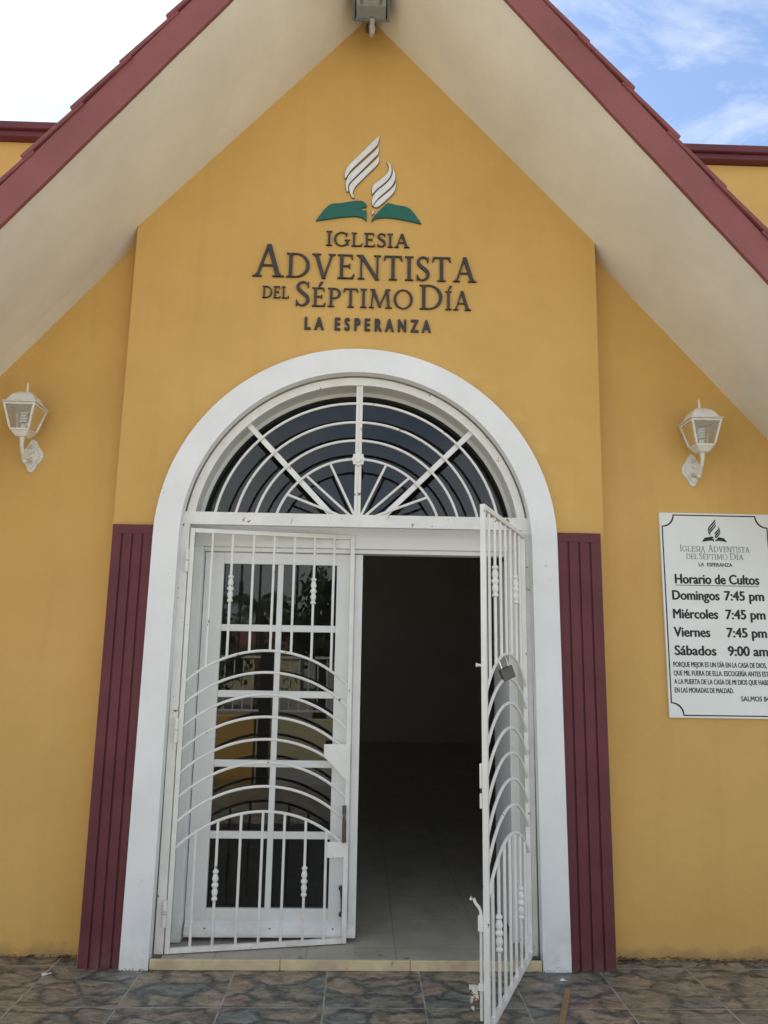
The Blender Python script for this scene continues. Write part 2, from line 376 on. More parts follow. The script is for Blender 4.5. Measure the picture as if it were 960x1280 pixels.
BARK = paint('grey_bark', (0.16, 0.13, 0.10), 0.9, 0.3, 14, 0.4, 30)
TAN = paint('tan_house_paint', (0.50, 0.45, 0.28), 0.7, 0.1, 2, 0.1)
DOORGLASS = glass('door_glass', (0.5, 0.53, 0.53), 0.0, 1.0)
FANGLASS = glass('fanlight_glass', (0.45, 0.48, 0.48), 0.012, 0.9)
LAMPGLASS = glass('lantern_glass', (0.80, 0.82, 0.79), 0.05, 1.2, 0.10)

# ------------------------------------------------------------------ mesh helpers
def new_obj(name, bm, mat, parent=None, smooth=False, bevel=0.0, recalc=True):
    if recalc:
        bmesh.ops.recalc_face_normals(bm, faces=bm.faces)
    me = bpy.data.meshes.new(name)
    bm.to_mesh(me); bm.free()
    me.materials.append(mat)
    if smooth:
        for p in me.polygons: p.use_smooth = True
        me.set_sharp_from_angle(angle=R(42))
    o = bpy.data.objects.new(name, me)
    COL.objects.link(o)
    if parent: o.parent = parent
    if bevel:
        b = o.modifiers.new('bevel', 'BEVEL'); b.width = bevel; b.segments = 2; b.limit_method = 'ANGLE'; b.angle_limit = R(40)
        b.harden_normals = False
    return o

def tag(o, label, cat, group=None):
    o['label'] = label; o['category'] = cat
    if group: o['group'] = group
    return o

def thing(name, label, cat, loc=(0, 0, 0), rz=0.0, group=None):
    o = bpy.data.objects.new(name, None)
    COL.objects.link(o)
    o.empty_display_size = 0.1
    o.location = loc; o.rotation_euler = (0, 0, rz)
    return tag(o, label, cat, group)

def structure(name, bm, mat):
    o = new_obj(name, bm, mat); o['kind'] = 'structure'
    return o

def box(bm, x0, x1, y0, y1, z0, z1):
    v = [bm.verts.new(p) for p in ((x0, y0, z0), (x1, y0, z0), (x1, y1, z0), (x0, y1, z0), (x0, y0, z1), (x1, y0, z1), (x1, y1, z1), (x0, y1, z1))]
    for f in ((0, 3, 2, 1), (4, 5, 6, 7), (0, 1, 5, 4), (1, 2, 6, 5), (2, 3, 7, 6), (3, 0, 4, 7)):
        bm.faces.new([v[i] for i in f])

def boxes(*bs):
    bm = bmesh.new()
    for b in bs: box(bm, *b)
    return bm

def prism(bm, loops, y0, y1, mat=None):
    """loops of (x, z): outer first, then holes; extruded from y0 (front) to y1"""
    mtx = mat or (lambda x, y, z: (x, y, z))
    vl = [[Vector((p[0], p[1], 0)) for p in l] for l in loops]
    tris = tessellate_polygon(vl)
    flat = [p for l in loops for p in l]
    F = [bm.verts.new(mtx(p[0], y0, p[1])) for p in flat]
    B = [bm.verts.new(mtx(p[0], y1, p[1])) for p in flat]
    for t in tris:
        try:
            bm.faces.new((F[t[0]], F[t[1]], F[t[2]])); bm.faces.new((B[t[2]], B[t[1]], B[t[0]]))
        except ValueError: pass
    k = 0
    for l in loops:
        n = len(l)
        for i in range(n):
            a, b = k + i, k + (i + 1) % n
            try: bm.faces.new((F[a], F[b], B[b], B[a]))
            except ValueError: pass
        k += n

def tube(bm, pts, r, n=8, closed=False, cap=True, radii=None):
    pts = [Vector(p) for p in pts]
    rings = []
    up = Vector((0, 1, 0))
    m = len(pts)
    for i, p in enumerate(pts):
        a = pts[i - 1] if (i > 0 or closed) else p
        c = pts[(i + 1) % m] if (i < m - 1 or closed) else p
        t = (c - a).normalized()
        ref = up if abs(t.dot(up)) < 0.95 else Vector((1, 0, 0))
        s = t.cross(ref).normalized(); q = s.cross(t)
        rr = radii[i] if radii else r
        rings.append([bm.verts.new(p + (s * math.cos(2 * PI * k / n) + q * math.sin(2 * PI * k / n)) * rr) for k in range(n)])
    rng = range(m if closed else m - 1)
    for i in rng:
        A, B = rings[i], rings[(i + 1) % m]
        for k in range(n):
            bm.faces.new((A[k], A[(k + 1) % n], B[(k + 1) % n], B[k]))
    if cap and not closed:
        bm.faces.new(rings[0][::-1]); bm.faces.new(rings[-1])

def lathe(bm, prof, c, n=16, sx=1.0, sy=1.0):
    """prof of (radius, z) about the vertical axis through c"""
    rings = []
    for r, z in prof:
        rings.append([bm.verts.new((c[0] + sx * r * math.cos(2 * PI * k / n), c[1] + sy * r * math.sin(2 * PI * k / n), c[2] + z)) for k in range(n)])
    for A, B in zip(rings, rings[1:]):
        for k in range(n):
            bm.faces.new((A[k], A[(k + 1) % n], B[(k + 1) % n], B[k]))
    bm.faces.new(rings[0][::-1]); bm.faces.new(rings[-1])

def frustum(bm, x0, x1, y0, y1, z0, X0, X1, Y0, Y1, z1):
    v = [bm.verts.new(p) for p in ((x0, y0, z0), (x1, y0, z0), (x1, y1, z0), (x0, y1, z0), (X0, Y0, z1), (X1, Y0, z1), (X1, Y1, z1), (X0, Y1, z1))]
    for f in ((0, 3, 2, 1), (4, 5, 6, 7), (0, 1, 5, 4), (1, 2, 6, 5), (2, 3, 7, 6), (3, 0, 4, 7)):
        bm.faces.new([v[i] for i in f])

def arcpts(cx, cz, r, a0, a1, n):
    return [(cx + r * math.cos(R(a0 + (a1 - a0) * i / n)), cz + r * math.sin(R(a0 + (a1 - a0) * i / n))) for i in range(n + 1)]

# ------------------------------------------------------------------ serif capitals drawn as strokes
ST, TH = 0.112, 0.046
def s_stem(x, w=None, y0=0.0, y1=1.0):
    w = w or ST
    return [(x - w / 2, y0), (x + w / 2, y0), (x + w / 2, y1), (x - w / 2, y1)]
def s_serif(x, y, d, half=0.145, w=None):
    w = w or ST
    return [(x - half, y), (x + half, y), (x + half, y + d * .026), (x + w / 2 + .02, y + d * .042), (x + w / 2, y + d * .10), (x - w / 2, y + d * .10), (x - w / 2 - .02, y + d * .042), (x - half, y + d * .026)]
def s_diag(x0, y0, x1, y1, w): return [(x0 - w / 2, y0), (x0 + w / 2, y0), (x1 + w / 2, y1), (x1 - w / 2, y1)]
def s_rect(x0, y0, x1, y1): return [(x0, y0), (x1, y0), (x1, y1), (x0, y1)]
def s_bowl(cx, cy, rx, ry, a0, a1, t=None, h=None, n=28):
    t = t or ST; h = h or TH
    o = [(cx + rx * math.cos(R(a0 + (a1 - a0) * i / n)), cy + ry * math.sin(R(a0 + (a1 - a0) * i / n))) for i in range(n + 1)]
    q = [(cx + (rx - t) * math.cos(R(a0 + (a1 - a0) * i / n)), cy + (ry - h) * math.sin(R(a0 + (a1 - a0) * i / n))) for i in range(n + 1)]
    return o + q[::-1]
def s_stroke(pts, ws):
    v = [Vector(p) for p in pts]; L, Rr = [], []
    for i, p in enumerate(v):
        t = (v[min(i + 1, len(v) - 1)] - v[max(i - 1, 0)]).normalized(); nrm = Vector((-t.y, t.x))
        L.append(tuple(p + nrm * ws[i] / 2)); Rr.append(tuple(p - nrm * ws[i] / 2))
    return L + Rr[::-1]
def smooth_pts(P, n=5):
    out = []
    for i in range(len(P) - 1):
        p0, p1, p2, p3 = P[max(i - 1, 0)], P[i], P[i + 1], P[min(i + 2, len(P) - 1)]
        for k in range(n):
            t = k / n
            out.append(tuple(0.5 * (2 * b + (c - a) * t + (2 * a - 5 * b + 4 * c - d) * t * t + (3 * b - a - 3 * c + d) * t ** 3) for a, b, c, d in zip(p0, p1, p2, p3)))
    out.append(P[-1]); return out
def glyph(c):
    if c == 'I': return [s_stem(.16), s_serif(.16, 0, 1), s_serif(.16, 1, -1)], .32
    if c == 'Í': g, a = glyph('I'); return g + [[(.13, 1.07), (.19, 1.07), (.33, 1.30), (.21, 1.30)]], a
    if c == 'L': return [s_stem(.16), s_serif(.16, 0, 1), s_serif(.16, 1, -1), s_rect(.16, 0, .54, TH), [(.46, .0), (.56, 0), (.61, .22), (.575, .22), (.50, .06)]], .62
    if c in 'EÉ':
        g = [s_stem(.16), s_serif(.16, 0, 1), s_serif(.16, 1, -1), s_rect(.16, 0, .52, TH), s_rect(.16, 1 - TH, .50, 1), s_rect(.16, .50, .42, .55),
             [(.46, 0), (.56, 0), (.60, .20), (.565, .20), (.50, .06)], [(.44, 1), (.53, 1), (.54, .80), (.51, .80), (.46, .94)], [(.39, .50), (.43, .42), (.45, .42), (.45, .63), (.43, .63), (.39, .55)]]
        if c == 'É': g.append([(.28, 1.07), (.34, 1.07), (.48, 1.32), (.36, 1.32)])
        return g, .62
    if c == 'T': return [s_stem(.34), s_serif(.34, 0, 1), s_rect(.05, 1 - TH, .63, 1), [(.02, .80), (.05, .80), (.12, .94), (.12, 1), (.045, 1)], [(.66, .80), (.63, .80), (.56, .94), (.56, 1), (.635, 1)]], .68
    if c == 'A': return [s_diag(.12, 0, .395, 1.02, .065), s_diag(.66, 0, .40, 1.02, ST * 1.1), s_rect(.20, .33, .58, .38), s_serif(.12, 0, 1, .12, .06), s_serif(.66, 0, 1, .15)], .80
    if c == 'V': return [s_diag(.39, -.02, .13, 1, ST * 1.1), s_diag(.395, -.02, .66, 1, .065), s_serif(.13, 1, -1, .15), s_serif(.66, 1, -1, .12, .06)], .78
    if c == 'N': return [s_stem(.15, .065), s_stem(.70, .065), s_diag(.70, -.02, .15, 1, ST * 1.15), s_serif(.15, 0, 1, .12, .06), s_serif(.70, 1, -1, .12, .06), s_serif(.11, 1, -1, .12, .06)], .84
    if c == 'D': return [s_stem(.16), s_serif(.16, 0, 1), s_serif(.16, 1, -1), s_rect(.2, 0, .33, TH), s_rect(.2, 1 - TH, .33, 1), s_bowl(.33, .5, .47, .5, -90, 90)], .84
    if c == 'P': return [s_stem(.16), s_serif(.16, 0, 1), s_serif(.16, 1, -1), s_rect(.2, .44, .30, .44 + TH), s_rect(.2, 1 - TH, .30, 1), s_bowl(.30, .72, .27, .28, -90, 90)], .60
    if c == 'M': return [s_diag(.13, 0, .19, 1, .06), s_diag(.86, 0, .80, 1, ST), s_diag(.49, .05, .20, 1, ST), s_diag(.47, .05, .78, 1, .06), s_serif(.13, 0, 1, .11, .06), s_serif(.86, 0, 1, .15), s_serif(.17, 1, -1, .11, .06), s_serif(.82, 1, -1, .11, .06)], 1.0
    if c == 'O': return [s_bowl(.43, .5, .41, .52, 0, 180), s_bowl(.43, .5, .41, .52, 180, 360)], .86
    if c == 'G': return [s_bowl(.43, .5, .41, .52, 48, 180), s_bowl(.43, .5, .41, .52, 180, 318), s_stem(.72, .13, .10, .44), s_serif(.72, .46, -1, .14, .13), [(.66, .70), (.70, .70), (.74, .96), (.70, .96), (.60, .88)]], .86
    if c == 'S':
        P = [(.43, .80), (.38, .93), (.26, .985), (.13, .90), (.10, .74), (.19, .60), (.32, .48), (.42, .34), (.41, .16), (.28, .03), (.14, .06), (.06, .21)]
        W = [w * ST / .135 for w in (.05, .06, .075, .10, .13, .14, .15, .14, .12, .075, .06, .05)]
        P2 = smooth_pts([(*p, w) for p, w in zip(P, W)])
        return [s_stroke([p[:2] for p in P2], [p[2] for p in P2]), [(.41, .76), (.44, .76), (.455, .99), (.42, .99)], [(.05, .0), (.08, .0), (.085, .24), (.05, .24)]], .50
    return [], .3

def serif_word(bm, text, x0, x1, zb, hs, y0, y1, gap=.05):
    """text laid out with letter heights hs[i], fitted to x0..x1"""
    pen, out = 0.0, []
    for c, h in zip(text, hs):
        g, a = glyph(c)
        out.append((g, pen, h)); pen += (a + gap) * h
    pen -= gap * hs[-1]
    k = (x1 - x0) / pen
    q = 0
    for g, px, h in out:
        for poly in g:
            q += 1
            prism(bm, [[(x0 + k * (px + p[0] * h), zb + p[1] * h) for p in poly]], y0 - 0.00015 * (q % 9), y1)

def text_into(bm, s, x0, x1, zb, cap, y0, y1, bold=0.0, space=1.0):
    """a line of the built-in sans face fitted to x0..x1 with a given cap height"""
    cu_ = bpy.data.curves.new('line', 'FONT'); cu_.body = s; cu_.size = 1.0
    cu_.offset = 0.0; cu_.extrude = 0.0; cu_.fill_mode = 'FRONT'; cu_.space_character = space; cu_.resolution_u = 4
    o = bpy.data.objects.new('line', cu_); COL.objects.link(o)
    dg = bpy.context.evaluated_depsgraph_get(); dg.update()
    me = bpy.data.meshes.new_from_object(o.evaluated_get(dg))
    cu2 = cu_.copy(); cu2.body = 'H'; o.data = cu2; dg.update()
    mh = bpy.data.meshes.new_from_object(o.evaluated_get(dg))
    H = max(v.co.y for v in mh.vertices) - min(v.co.y for v in mh.vertices); base = min(v.co.y for v in mh.vertices)
    xs = [v.co.x for v in me.vertices]; a, b = min(xs), max(xs)
    k = (x1 - x0) / (b - a) if x1 is not None else cap / H
    kz = cap / H
    t = bmesh.new(); t.from_mesh(me)
    bmesh.ops.remove_doubles(t, verts=t.verts, dist=1e-5)
    for v in t.verts:
        v.co = Vector((x0 + (v.co.x - a) * k, y0, zb + (v.co.y - base) * kz))
    base_v = t.verts[:]
    r = bmesh.ops.extrude_face_region(t, geom=t.faces[:])
    for e in r['geom']:
        if isinstance(e, bmesh.types.BMVert): e.co.y = y1
    tm = bpy.data.meshes.new('tmp'); t.to_mesh(tm); t.free()
    d = bold * cap / 0.7                     # heavier stroke: the outline laid down again a hair to each side
    for q, (dx, dz) in enumerate(((0, 0), (d, 0), (-d, 0), (0, d * .6), (0, -d * .6)) if bold else ((0, 0),)):
        n0 = len(bm.verts); bm.from_mesh(tm); bm.verts.ensure_lookup_table()
        for v in bm.verts[n0:]: v.co += Vector((dx, -0.00006 * q if v.co.y < (y0 + y1) / 2 else 0, dz))
    bpy.data.objects.remove(o); bpy.data.meshes.remove(tm); bpy.data.meshes.remove(me); bpy.data.meshes.remove(mh)
    bpy.data.curves.remove(cu_); bpy.data.curves.remove(cu2)

# ------------------------------------------------------------------ ground
bm = bmesh.new(); v = [bm.verts.new(p) for p in ((-400, -400, -0.5), (400, -400, -0.5), (400, 400, -0.5), (-400, 400, -0.5))]; bm.faces.new(v)
structure('ground', bm, YARD)
structure('terrace', boxes((-7.5, 7.5, -4.9, 0.34, -0.52, 0.0)), TILE)

# ------------------------------------------------------------------ the church
CX = -0.008          # centre line of the doorway
ZS = 2.143           # springing of the arch
church = thing('church_building', 'ochre church front with steep gable, white arched doorway and wine red trim', 'church')

def arch_loop(r, zb, n=64):
    return [(CX + r, zb)] + arcpts(CX, ZS, r, 0, 180, n) + [(CX - r, zb)]

# soffit profile: |x| -> z at the wall (inner) and at the verge (outer)
XB = [0.0, 1.345, 2.95]
IN_L = [5.47, 3.978, 2.06]; IN_R = [5.47, 4.005, 2.18]
OUT_L = [5.62, 3.912, 1.890]; OUT_R = [5.66, 4.015, 2.047]
def lerp(xs, zs, x):
    for i in range(len(xs) - 1):
        if x <= xs[i + 1]:
            t = (x - xs[i]) / (xs[i + 1] - xs[i]); return zs[i] + t * (zs[i + 1] - zs[i])
    return zs[-1]

bay = [(-1.340, 0.0), (1.345, 0.0), (1.375, 4.02), (0.0, 5.55), (-1.335, 4.03)]
bm = bmesh.new()
outer = [(-1.340, 0.0)] + [(CX - 0.985, 0.0)] + arcpts(CX, ZS, 0.985, 180, 0, 64) + [(CX + 0.985, 0.0), (1.345, 0.0), (1.375, 4.02), (0.0, 5.55), (-1.335, 4.03)]
prism(bm, [outer], 0.0, 0.30)
new_obj('gable_wall', bm, WALL, church)
for s in (-1, 1):
    a, b = (1.30, 7.0)
    bm = boxes((min(s * a, s * b), max(s * a, s * b), 0.12, 0.34, 0.0, 4.60))
    new_obj('side_wall', bm, WALL, church)
    # parapet cap in two steps
    bm = boxes((min(s * 1.0, s * 7.05), max(s * 1.0, s * 7.05), 0.035, 0.42, 4.6405, 4.687), (min(s * 1.0, s * 7.02), max(s * 1.0, s * 7.02), 0.060, 0.40, 4.603, 4.640))
    new_obj('parapet_cap', bm, WINE, church, bevel=0.006)
# outer body of the nave behind the front (keeps the inside dark)
WY0, WY1, WZ0, WZ1 = 6.6, 8.2, 1.8, 2.8      # unseen opening added to the left nave wall to brighten the room
def pierced(x0, x1, y0, y1, z0, z1):
    return [(x0, x1, y0, WY0, z0, z1), (x0, x1, WY1, y1, z0, z1), (x0, x1, WY0, WY1, z0, WZ0), (x0, x1, WY0, WY1, WZ1, z1)]
bm = boxes(*pierced(-4.8, -4.505, 0.34, 10.4, -0.4, 4.5), (4.505, 4.8, 0.34, 10.4, -0.4, 4.5), (-4.505, 4.505, 10.1, 10.4, -0.4, 4.5), (-4.8, 4.8, 0.34, 10.4, 4.502, 4.6))
new_obj('nave_shell', bm, WALL, church)
# indoors
bm = boxes(*pierced(-4.5, -4.4, 0.30, 10, 0.0, 4.2), (4.4, 4.5, 0.30, 10, 0.0, 4.2), (-4.4, 4.4, 9.9, 10, 0.0, 4.2), (-4.4, 4.4, 0.36, 9.9, 4.1, 4.2))
new_obj('inner_room', bm, INROOM, church)
new_obj('inner_floor', boxes((-4.4, 4.4, 0.34, 9.9, -0.1, 0.047), (CX - 0.917, CX + 0.917, -0.028, 0.3399, 0.0, 0.047)), INFLOOR, church)
for y in (2.6, 5.0, 7.4):
    new_obj('ceiling_beam', boxes((-4.4, 4.4, y, y + 0.3, 3.72, 4.1)), INROOM, church)
# threshold
new_obj('threshold', boxes((CX - 0.966, CX - 0.33, -0.046, -0.0285, 0.0, 0.049), (CX - 0.328, CX + 0.31, -0.0465, -0.0285, 0.0, 0.0495), (CX + 0.312, CX + 0.966, -0.046, -0.0285, 0.0, 0.049)), SILL, church, bevel=0.004)

# roof halves: soffit slab, fascia, tiles
ROOF_BACK = 6.5
for s, IN, OUT in ((-1, IN_L, OUT_L), (1, IN_R, OUT_R)):
    bm = bmesh.new()
    prof = []
    NX = 24
    for i in range(NX + 1):
        x = XB[-1] * i / NX
        zi, zo = lerp(XB, IN, x), lerp(XB, OUT, x)
        wob = 0.0015 * math.sin(x * 9 + s)
        prof.append((s * x, zi, zo + wob))
    rows = []
    for (yy, sel) in ((-0.836, 2), (-0.42, 3), (0.0, 1), (ROOF_BACK, 1)):
        low = [bm.verts.new((p[0], yy, p[sel] if sel < 3 else (p[1] + p[2]) / 2)) for p in prof]
        top = [bm.verts.new((p[0], yy, (p[sel] if sel < 3 else (p[1] + p[2]) / 2) + 0.19)) for p in prof]
        rows.append((low, top))
    for (l0, t0), (l1, t1) in zip(rows, rows[1:]):
        for i in range(NX):
            bm.faces.new((l0[i], l0[i + 1], l1[i + 1], l1[i])); bm.faces.new((t0[i], t1[i], t1[i + 1], t0[i + 1]))
        bm.faces.new((l0[NX], t0[NX], t1[NX], l1[NX]))
    for (l, t) in (rows[0], rows[-1]):
        for i in range(NX): bm.faces.new((l[i], l[i + 1], t[i + 1], t[i]))
    new_obj('soffit_slab', bm, SOFF, church)
    # fascia board on the verge, painted edge slightly uneven
    bm = bmesh.new()
    lowp, topp = [], []
    for i in range(61):
        x = XB[-1] * i / 60
        zo = lerp(XB, OUT, x)
        w = 0.0012 * math.sin(x * 17 + 2 * s) + 0.0010 * math.sin(x * 41)
        lowp.append((s * x, zo - 0.012 + w)); topp.append((s * x, zo + 0.218))
    prism(bm, [lowp + topp[::-1]], -0.857, -0.8355)
    new_obj('fascia', bm, FASC, church)
    # stepped tile courses, lower end of each lifted off the next
    bm = bmesh.new()
    slope = (OUT[1] - OUT[2]) / (XB[2] - XB[1])
    dl = math.sqrt(1 + slope * slope); tx, tz = s / dl, -slope / dl     # down the slope
    nx, nz = s * slope / dl, 1 / dl                                     # outward normal
    step = 0.338
    n0 = 13
    off = (1.392 if s < 0 else 1.300)
    # position of one known lower end, then courses up and down from it
    for k in range(-7, 5):
        xl = off + k * step / dl
        if xl < 0.05 or xl > 3.1: continue
        zl = lerp(XB, OUT, min(xl, XB[-1])) + 0.212
        if xl > XB[-1]: zl -= slope * (xl - XB[-1])
        p = (s * xl, zl)
        ln = 0.40
        ln = min(ln, xl * dl + 0.0)
        lift, th = 0.017, 0.022
        lo_b = (p[0] + nx * lift, p[1] + nz * lift); lo_t = (p[0] + nx * (lift + th), p[1] + nz * (lift + th))
        hi_b = (p[0] - tx * ln + nx * 0.002, p[1] - tz * ln + nz * 0.002); hi_t = (p[0] - tx * ln + nx * (th * .9), p[1] - tz * ln + nz * (th * .9))
        # the wedge gap under the lifted end shows as a dark slot along the verge
        prism(bm, [[lo_b, lo_t, hi_t, hi_b]], -0.872 + 0.004 * ((k * 7) % 3), ROOF_BACK)
    new_obj('roof_tiles', bm, CLAY, church, bevel=0.004)
    # fluted wine red pilaster beside the door
    xa, xb = (-1.327, -1.108) if s < 0 else (1.092, 1.334)
    bm = bmesh.new()
    nf = 4; w = (xb - xa) / nf
    box(bm, xa, xb, -0.022, 0.004, 0.002, 2.205)
    for i in range(nf):
        g = 0.0055
        box(bm, xa + i * w + (g if i else 0), xa + (i + 1) * w - (g if i < nf - 1 else 0), -0.032, -0.0225, 0.0, 2.1555)
    box(bm, xa, xb, -0.0322, -0.0223, 2.1557, 2.206)
    new_obj('pilaster', bm, WINE, church, bevel=0.001)

# white arched surround
bm = bmesh.new()
ro, ri = 1.098, 0.958
outer = [(CX - 1.112, 0.0)] + arcpts(CX, ZS, ro, 180, 0, 72) + [(CX + 1.112, 0.0), (CX + ri + .012, 0.0)] + arcpts(CX, ZS, ri, 0, 180, 72) + [(CX - ri - .012, 0.0)]
prism(bm, [outer], -0.05, 0.016)
new_obj('door_surround', bm, TRIM, church, bevel=0.004)
# reveal lining inside the opening
bm = bmesh.new()
ro, ri = 0.984, 0.918
outer = [(CX - ro, 0.0)] + arcpts(CX, ZS, ro, 180, 0, 64) + [(CX + ro, 0.0), (CX + ri, 0.0)] + arcpts(CX, ZS, ri, 0, 180, 64) + [(CX - ri, 0.0)]
prism(bm, [outer], 0.058, 0.34)
new_obj('reveal_lining', bm, LINER, church)
# door frame: head, jambs and fanlight sill
bm = boxes((CX - 0.918, CX + 0.918, 0.185, 0.29, 2.125, 2.262), (CX - 0.918, CX - 0.868, 0.17, 0.29, 0.05, 2.125), (CX + 0.868, CX + 0.918, 0.19, 0.29, 0.05, 2.125), (CX - 0.868, CX + 0.868, 0.205, 0.29, 2.100, 2.1255))
fr = new_obj('door_frame', bm, DOORP, church, bevel=0.004)
# fanlight
bm = bmesh.new()
prism(bm, [[(CX - 0.9, 2.262)] + arcpts(CX, ZS, 0.917, 172, 8, 48) + [(CX + 0.9, 2.262)]], 0.198, 0.204)
fan = new_obj('fanlight', bm, FANGLASS, church)
bm = bmesh.new()
prism(bm, [arcpts(CX, ZS, 0.9175, 172, 8, 48) + arcpts(CX, ZS, 0.897, 8, 172, 48)], 0.188, 0.1975)
new_obj('sash', bm, DOORP, fan)

# left door leaf, glazed
YD = 0.23
leaf = new_obj('door', boxes((-0.872, -0.764, YD, YD + 0.045, 0.072, 2.098), (-0.118, 0.030, YD, YD + 0.045, 0.072, 2.098),
                              (-0.764, -0.118, YD, YD + 0.045, 2.032, 2.098), (-0.764, -0.118, YD, YD + 0.045, 0.072, 0.200)), DOORP, church, bevel=0.003)
leaf['label'] = 'closed glazed left door leaf with ten panes'
bm = bmesh.new()
box(bm, -0.456, -0.424, YD + 0.006, YD + 0.036, 0.200, 2.032)
for z in (1.670, 1.306, 0.935, 0.565):
    box(bm, -0.764, -0.4562, YD + 0.008, YD + 0.034, z - 0.019, z + 0.019)
    box(bm, -0.4238, -0.118, YD + 0.008, YD + 0.034, z - 0.019, z + 0.019)
new_obj('glazing_bars', bm, DOORP, leaf, bevel=0.003)
new_obj('glazing', boxes((-0.764, -0.118, YD + 0.020, YD + 0.024, 0.200, 2.032)), DOORGLASS, leaf)
new_obj('astragal', boxes((-0.012, 0.030, YD - 0.012, YD - 0.001, 0.085, 2.096)), DOORP, leaf, bevel=0.002)
bm = bmesh.new()
prism(bm, [[(0.205, 0.118), (0.229, 0.142), (0.229, 0.078), (0.195, 0.070), (0.195, 0.084)]], -0.868, 0.028, mat=lambda a, b, c: (b, a, c))
for x in (-0.74, -0.42, -0.08):
    pass
ws = new_obj('weather_strip', bm, DOORP, leaf, bevel=0.001)
for x in (-0.76, -0.42, -0.09):
    bm = bmesh.new(); lathe(bm, [(0.0001, 0), (0.007, 0.0), (0.007, 0.006), (0.0001, 0.006)], (x, 0.208, 0.108), 8)
    new_obj('screw', bm, DARKM, ws)
bm = bmesh.new()
tube(bm, [(-0.052, YD - 0.026, 0.318), (-0.046, YD - 0.03, 0.26), (-0.044, YD - 0.028, 0.20), (-0.052, YD - 0.018, 0.172)], 0.007, 8)
tube(bm, [(-0.053, YD - 0.032, 0.31), (-0.053, YD - 0.002, 0.31)], 0.011, 8)
tube(bm, [(-0.050, YD - 0.030, 0.18), (-0.050, YD - 0.002, 0.18)], 0.010, 8)
new_obj('foot_bolt', bm, DARKM, leaf, smooth=True)
bm = boxes((-0.127, -0.118, YD - 0.003, YD + 0.001, 0.52, 0.60), (-0.122, -0.112, YD - 0.003, YD + 0.001, 0.20, 0.50))
# right door leaf folded back inwards against the reveal
rl = new_obj('door', boxes((0.872, 0.912, 0.30, 0.76, 0.075, 2.095)), DOORP, church, bevel=0.003)
rl['label'] = 'white right door leaf folded inwards beside the dark opening'

# ------------------------------------------------------------------ fixed steel frame with fan grille
gframe = thing('arched_steel_frame', 'white arched steel frame with fan shaped grille fixed over the doorway', 'grille')
bm = bmesh.new()
ro, ri = 0.949, 0.904
prism(bm, [arcpts(CX, ZS, ro, 171, 9, 64) + arcpts(CX, ZS, ri, 9, 171, 64)], 0.0175, 0.0555)
box(bm, CX - 0.962, CX - 0.917, 0.0170, 0.056, 0.0505, 2.222)
box(bm, CX + 0.917, CX + 0.962, 0.0170, 0.056, 0.0505, 2.222)
new_obj('frame', bm, STEEL, gframe, bevel=0.002)
new_obj('transom', boxes((CX - 0.962, CX + 0.962, 0.0160, 0.057, 2.2225, 2.293)), STEEL, gframe, bevel=0.002)
for r in (0.800, 0.688, 0.580, 0.471):
    a = math.degrees(math.asin((2.293 - ZS) / r))
    bm = bmesh.new(); tube(bm, [(p[0], 0.034, p[1]) for p in arcpts(CX, ZS, r, a - .5, 180.5 - a, 40)], 0.0074, 8)
    new_obj('grille_arc', bm, STEEL, gframe, smooth=True)
for s, ang in ((-1, 46.6), (1, 45.2)):
    c, q = math.cos(R(ang)), math.sin(R(ang))
    r0, r1, w = 0.155 / q, 0.912, 0.015
    bm = bmesh.new()
    P = lambda r, o: (CX + s * (r * c + o * q), ZS + r * q - o * c)
    prism(bm, [[P(r0 - .02, -w), P(r0 + .012, w), P(r1, w), P(r1, -w)]], 0.044, 0.057)
    new_obj('grille_brace', bm, STEEL, gframe)
bm = boxes((CX - 0.018, CX - 0.002, 0.030, 0.046, 2.2935, ZS + 0.909), (CX + 0.002, CX + 0.018, 0.030, 0.046, 2.2935, ZS + 0.909), (CX - 0.003, CX + 0.003, 0.036, 0.046, 2.2935, ZS + 0.909))
new_obj('grille_post', bm, STEEL, gframe)
for ang in (33.7, 52.0, 70.4):
    for s in (-1, 1):
        ex, ez = s * 0.466 * math.cos(R(ang)), ZS + 0.466 * math.sin(R(ang))
        ox, oz = 0.003, 2.255
        t = (2.294 - oz) / (ez - oz)
        bm = bmesh.new(); tube(bm, [(CX + ox + t * (ex - ox), 0.036, 2.292), (CX + ex, 0.036, ez)], 0.0072, 8)
        new_obj('grille_ray', bm, STEEL, gframe, smooth=True)
bm = bmesh.new()
med = []
for i in range(48):
    a = 2 * PI * i / 48
    rr = 0.036 + 0.0035 * math.cos(8 * a)
    med.append((CX + rr * math.cos(a), 2.611 + rr * math.sin(a)))
prism(bm, [med], 0.016, 0.03)
prism(bm, [[(CX + 0.55 * (p[0] - CX), 2.611 + 0.55 * (p[1] - 2.611)) for p in med]], 0.008, 0.0163)
new_obj('medallion', bm, STEEL, gframe, bevel=0.002)
for side in (-1, 1):
    pass

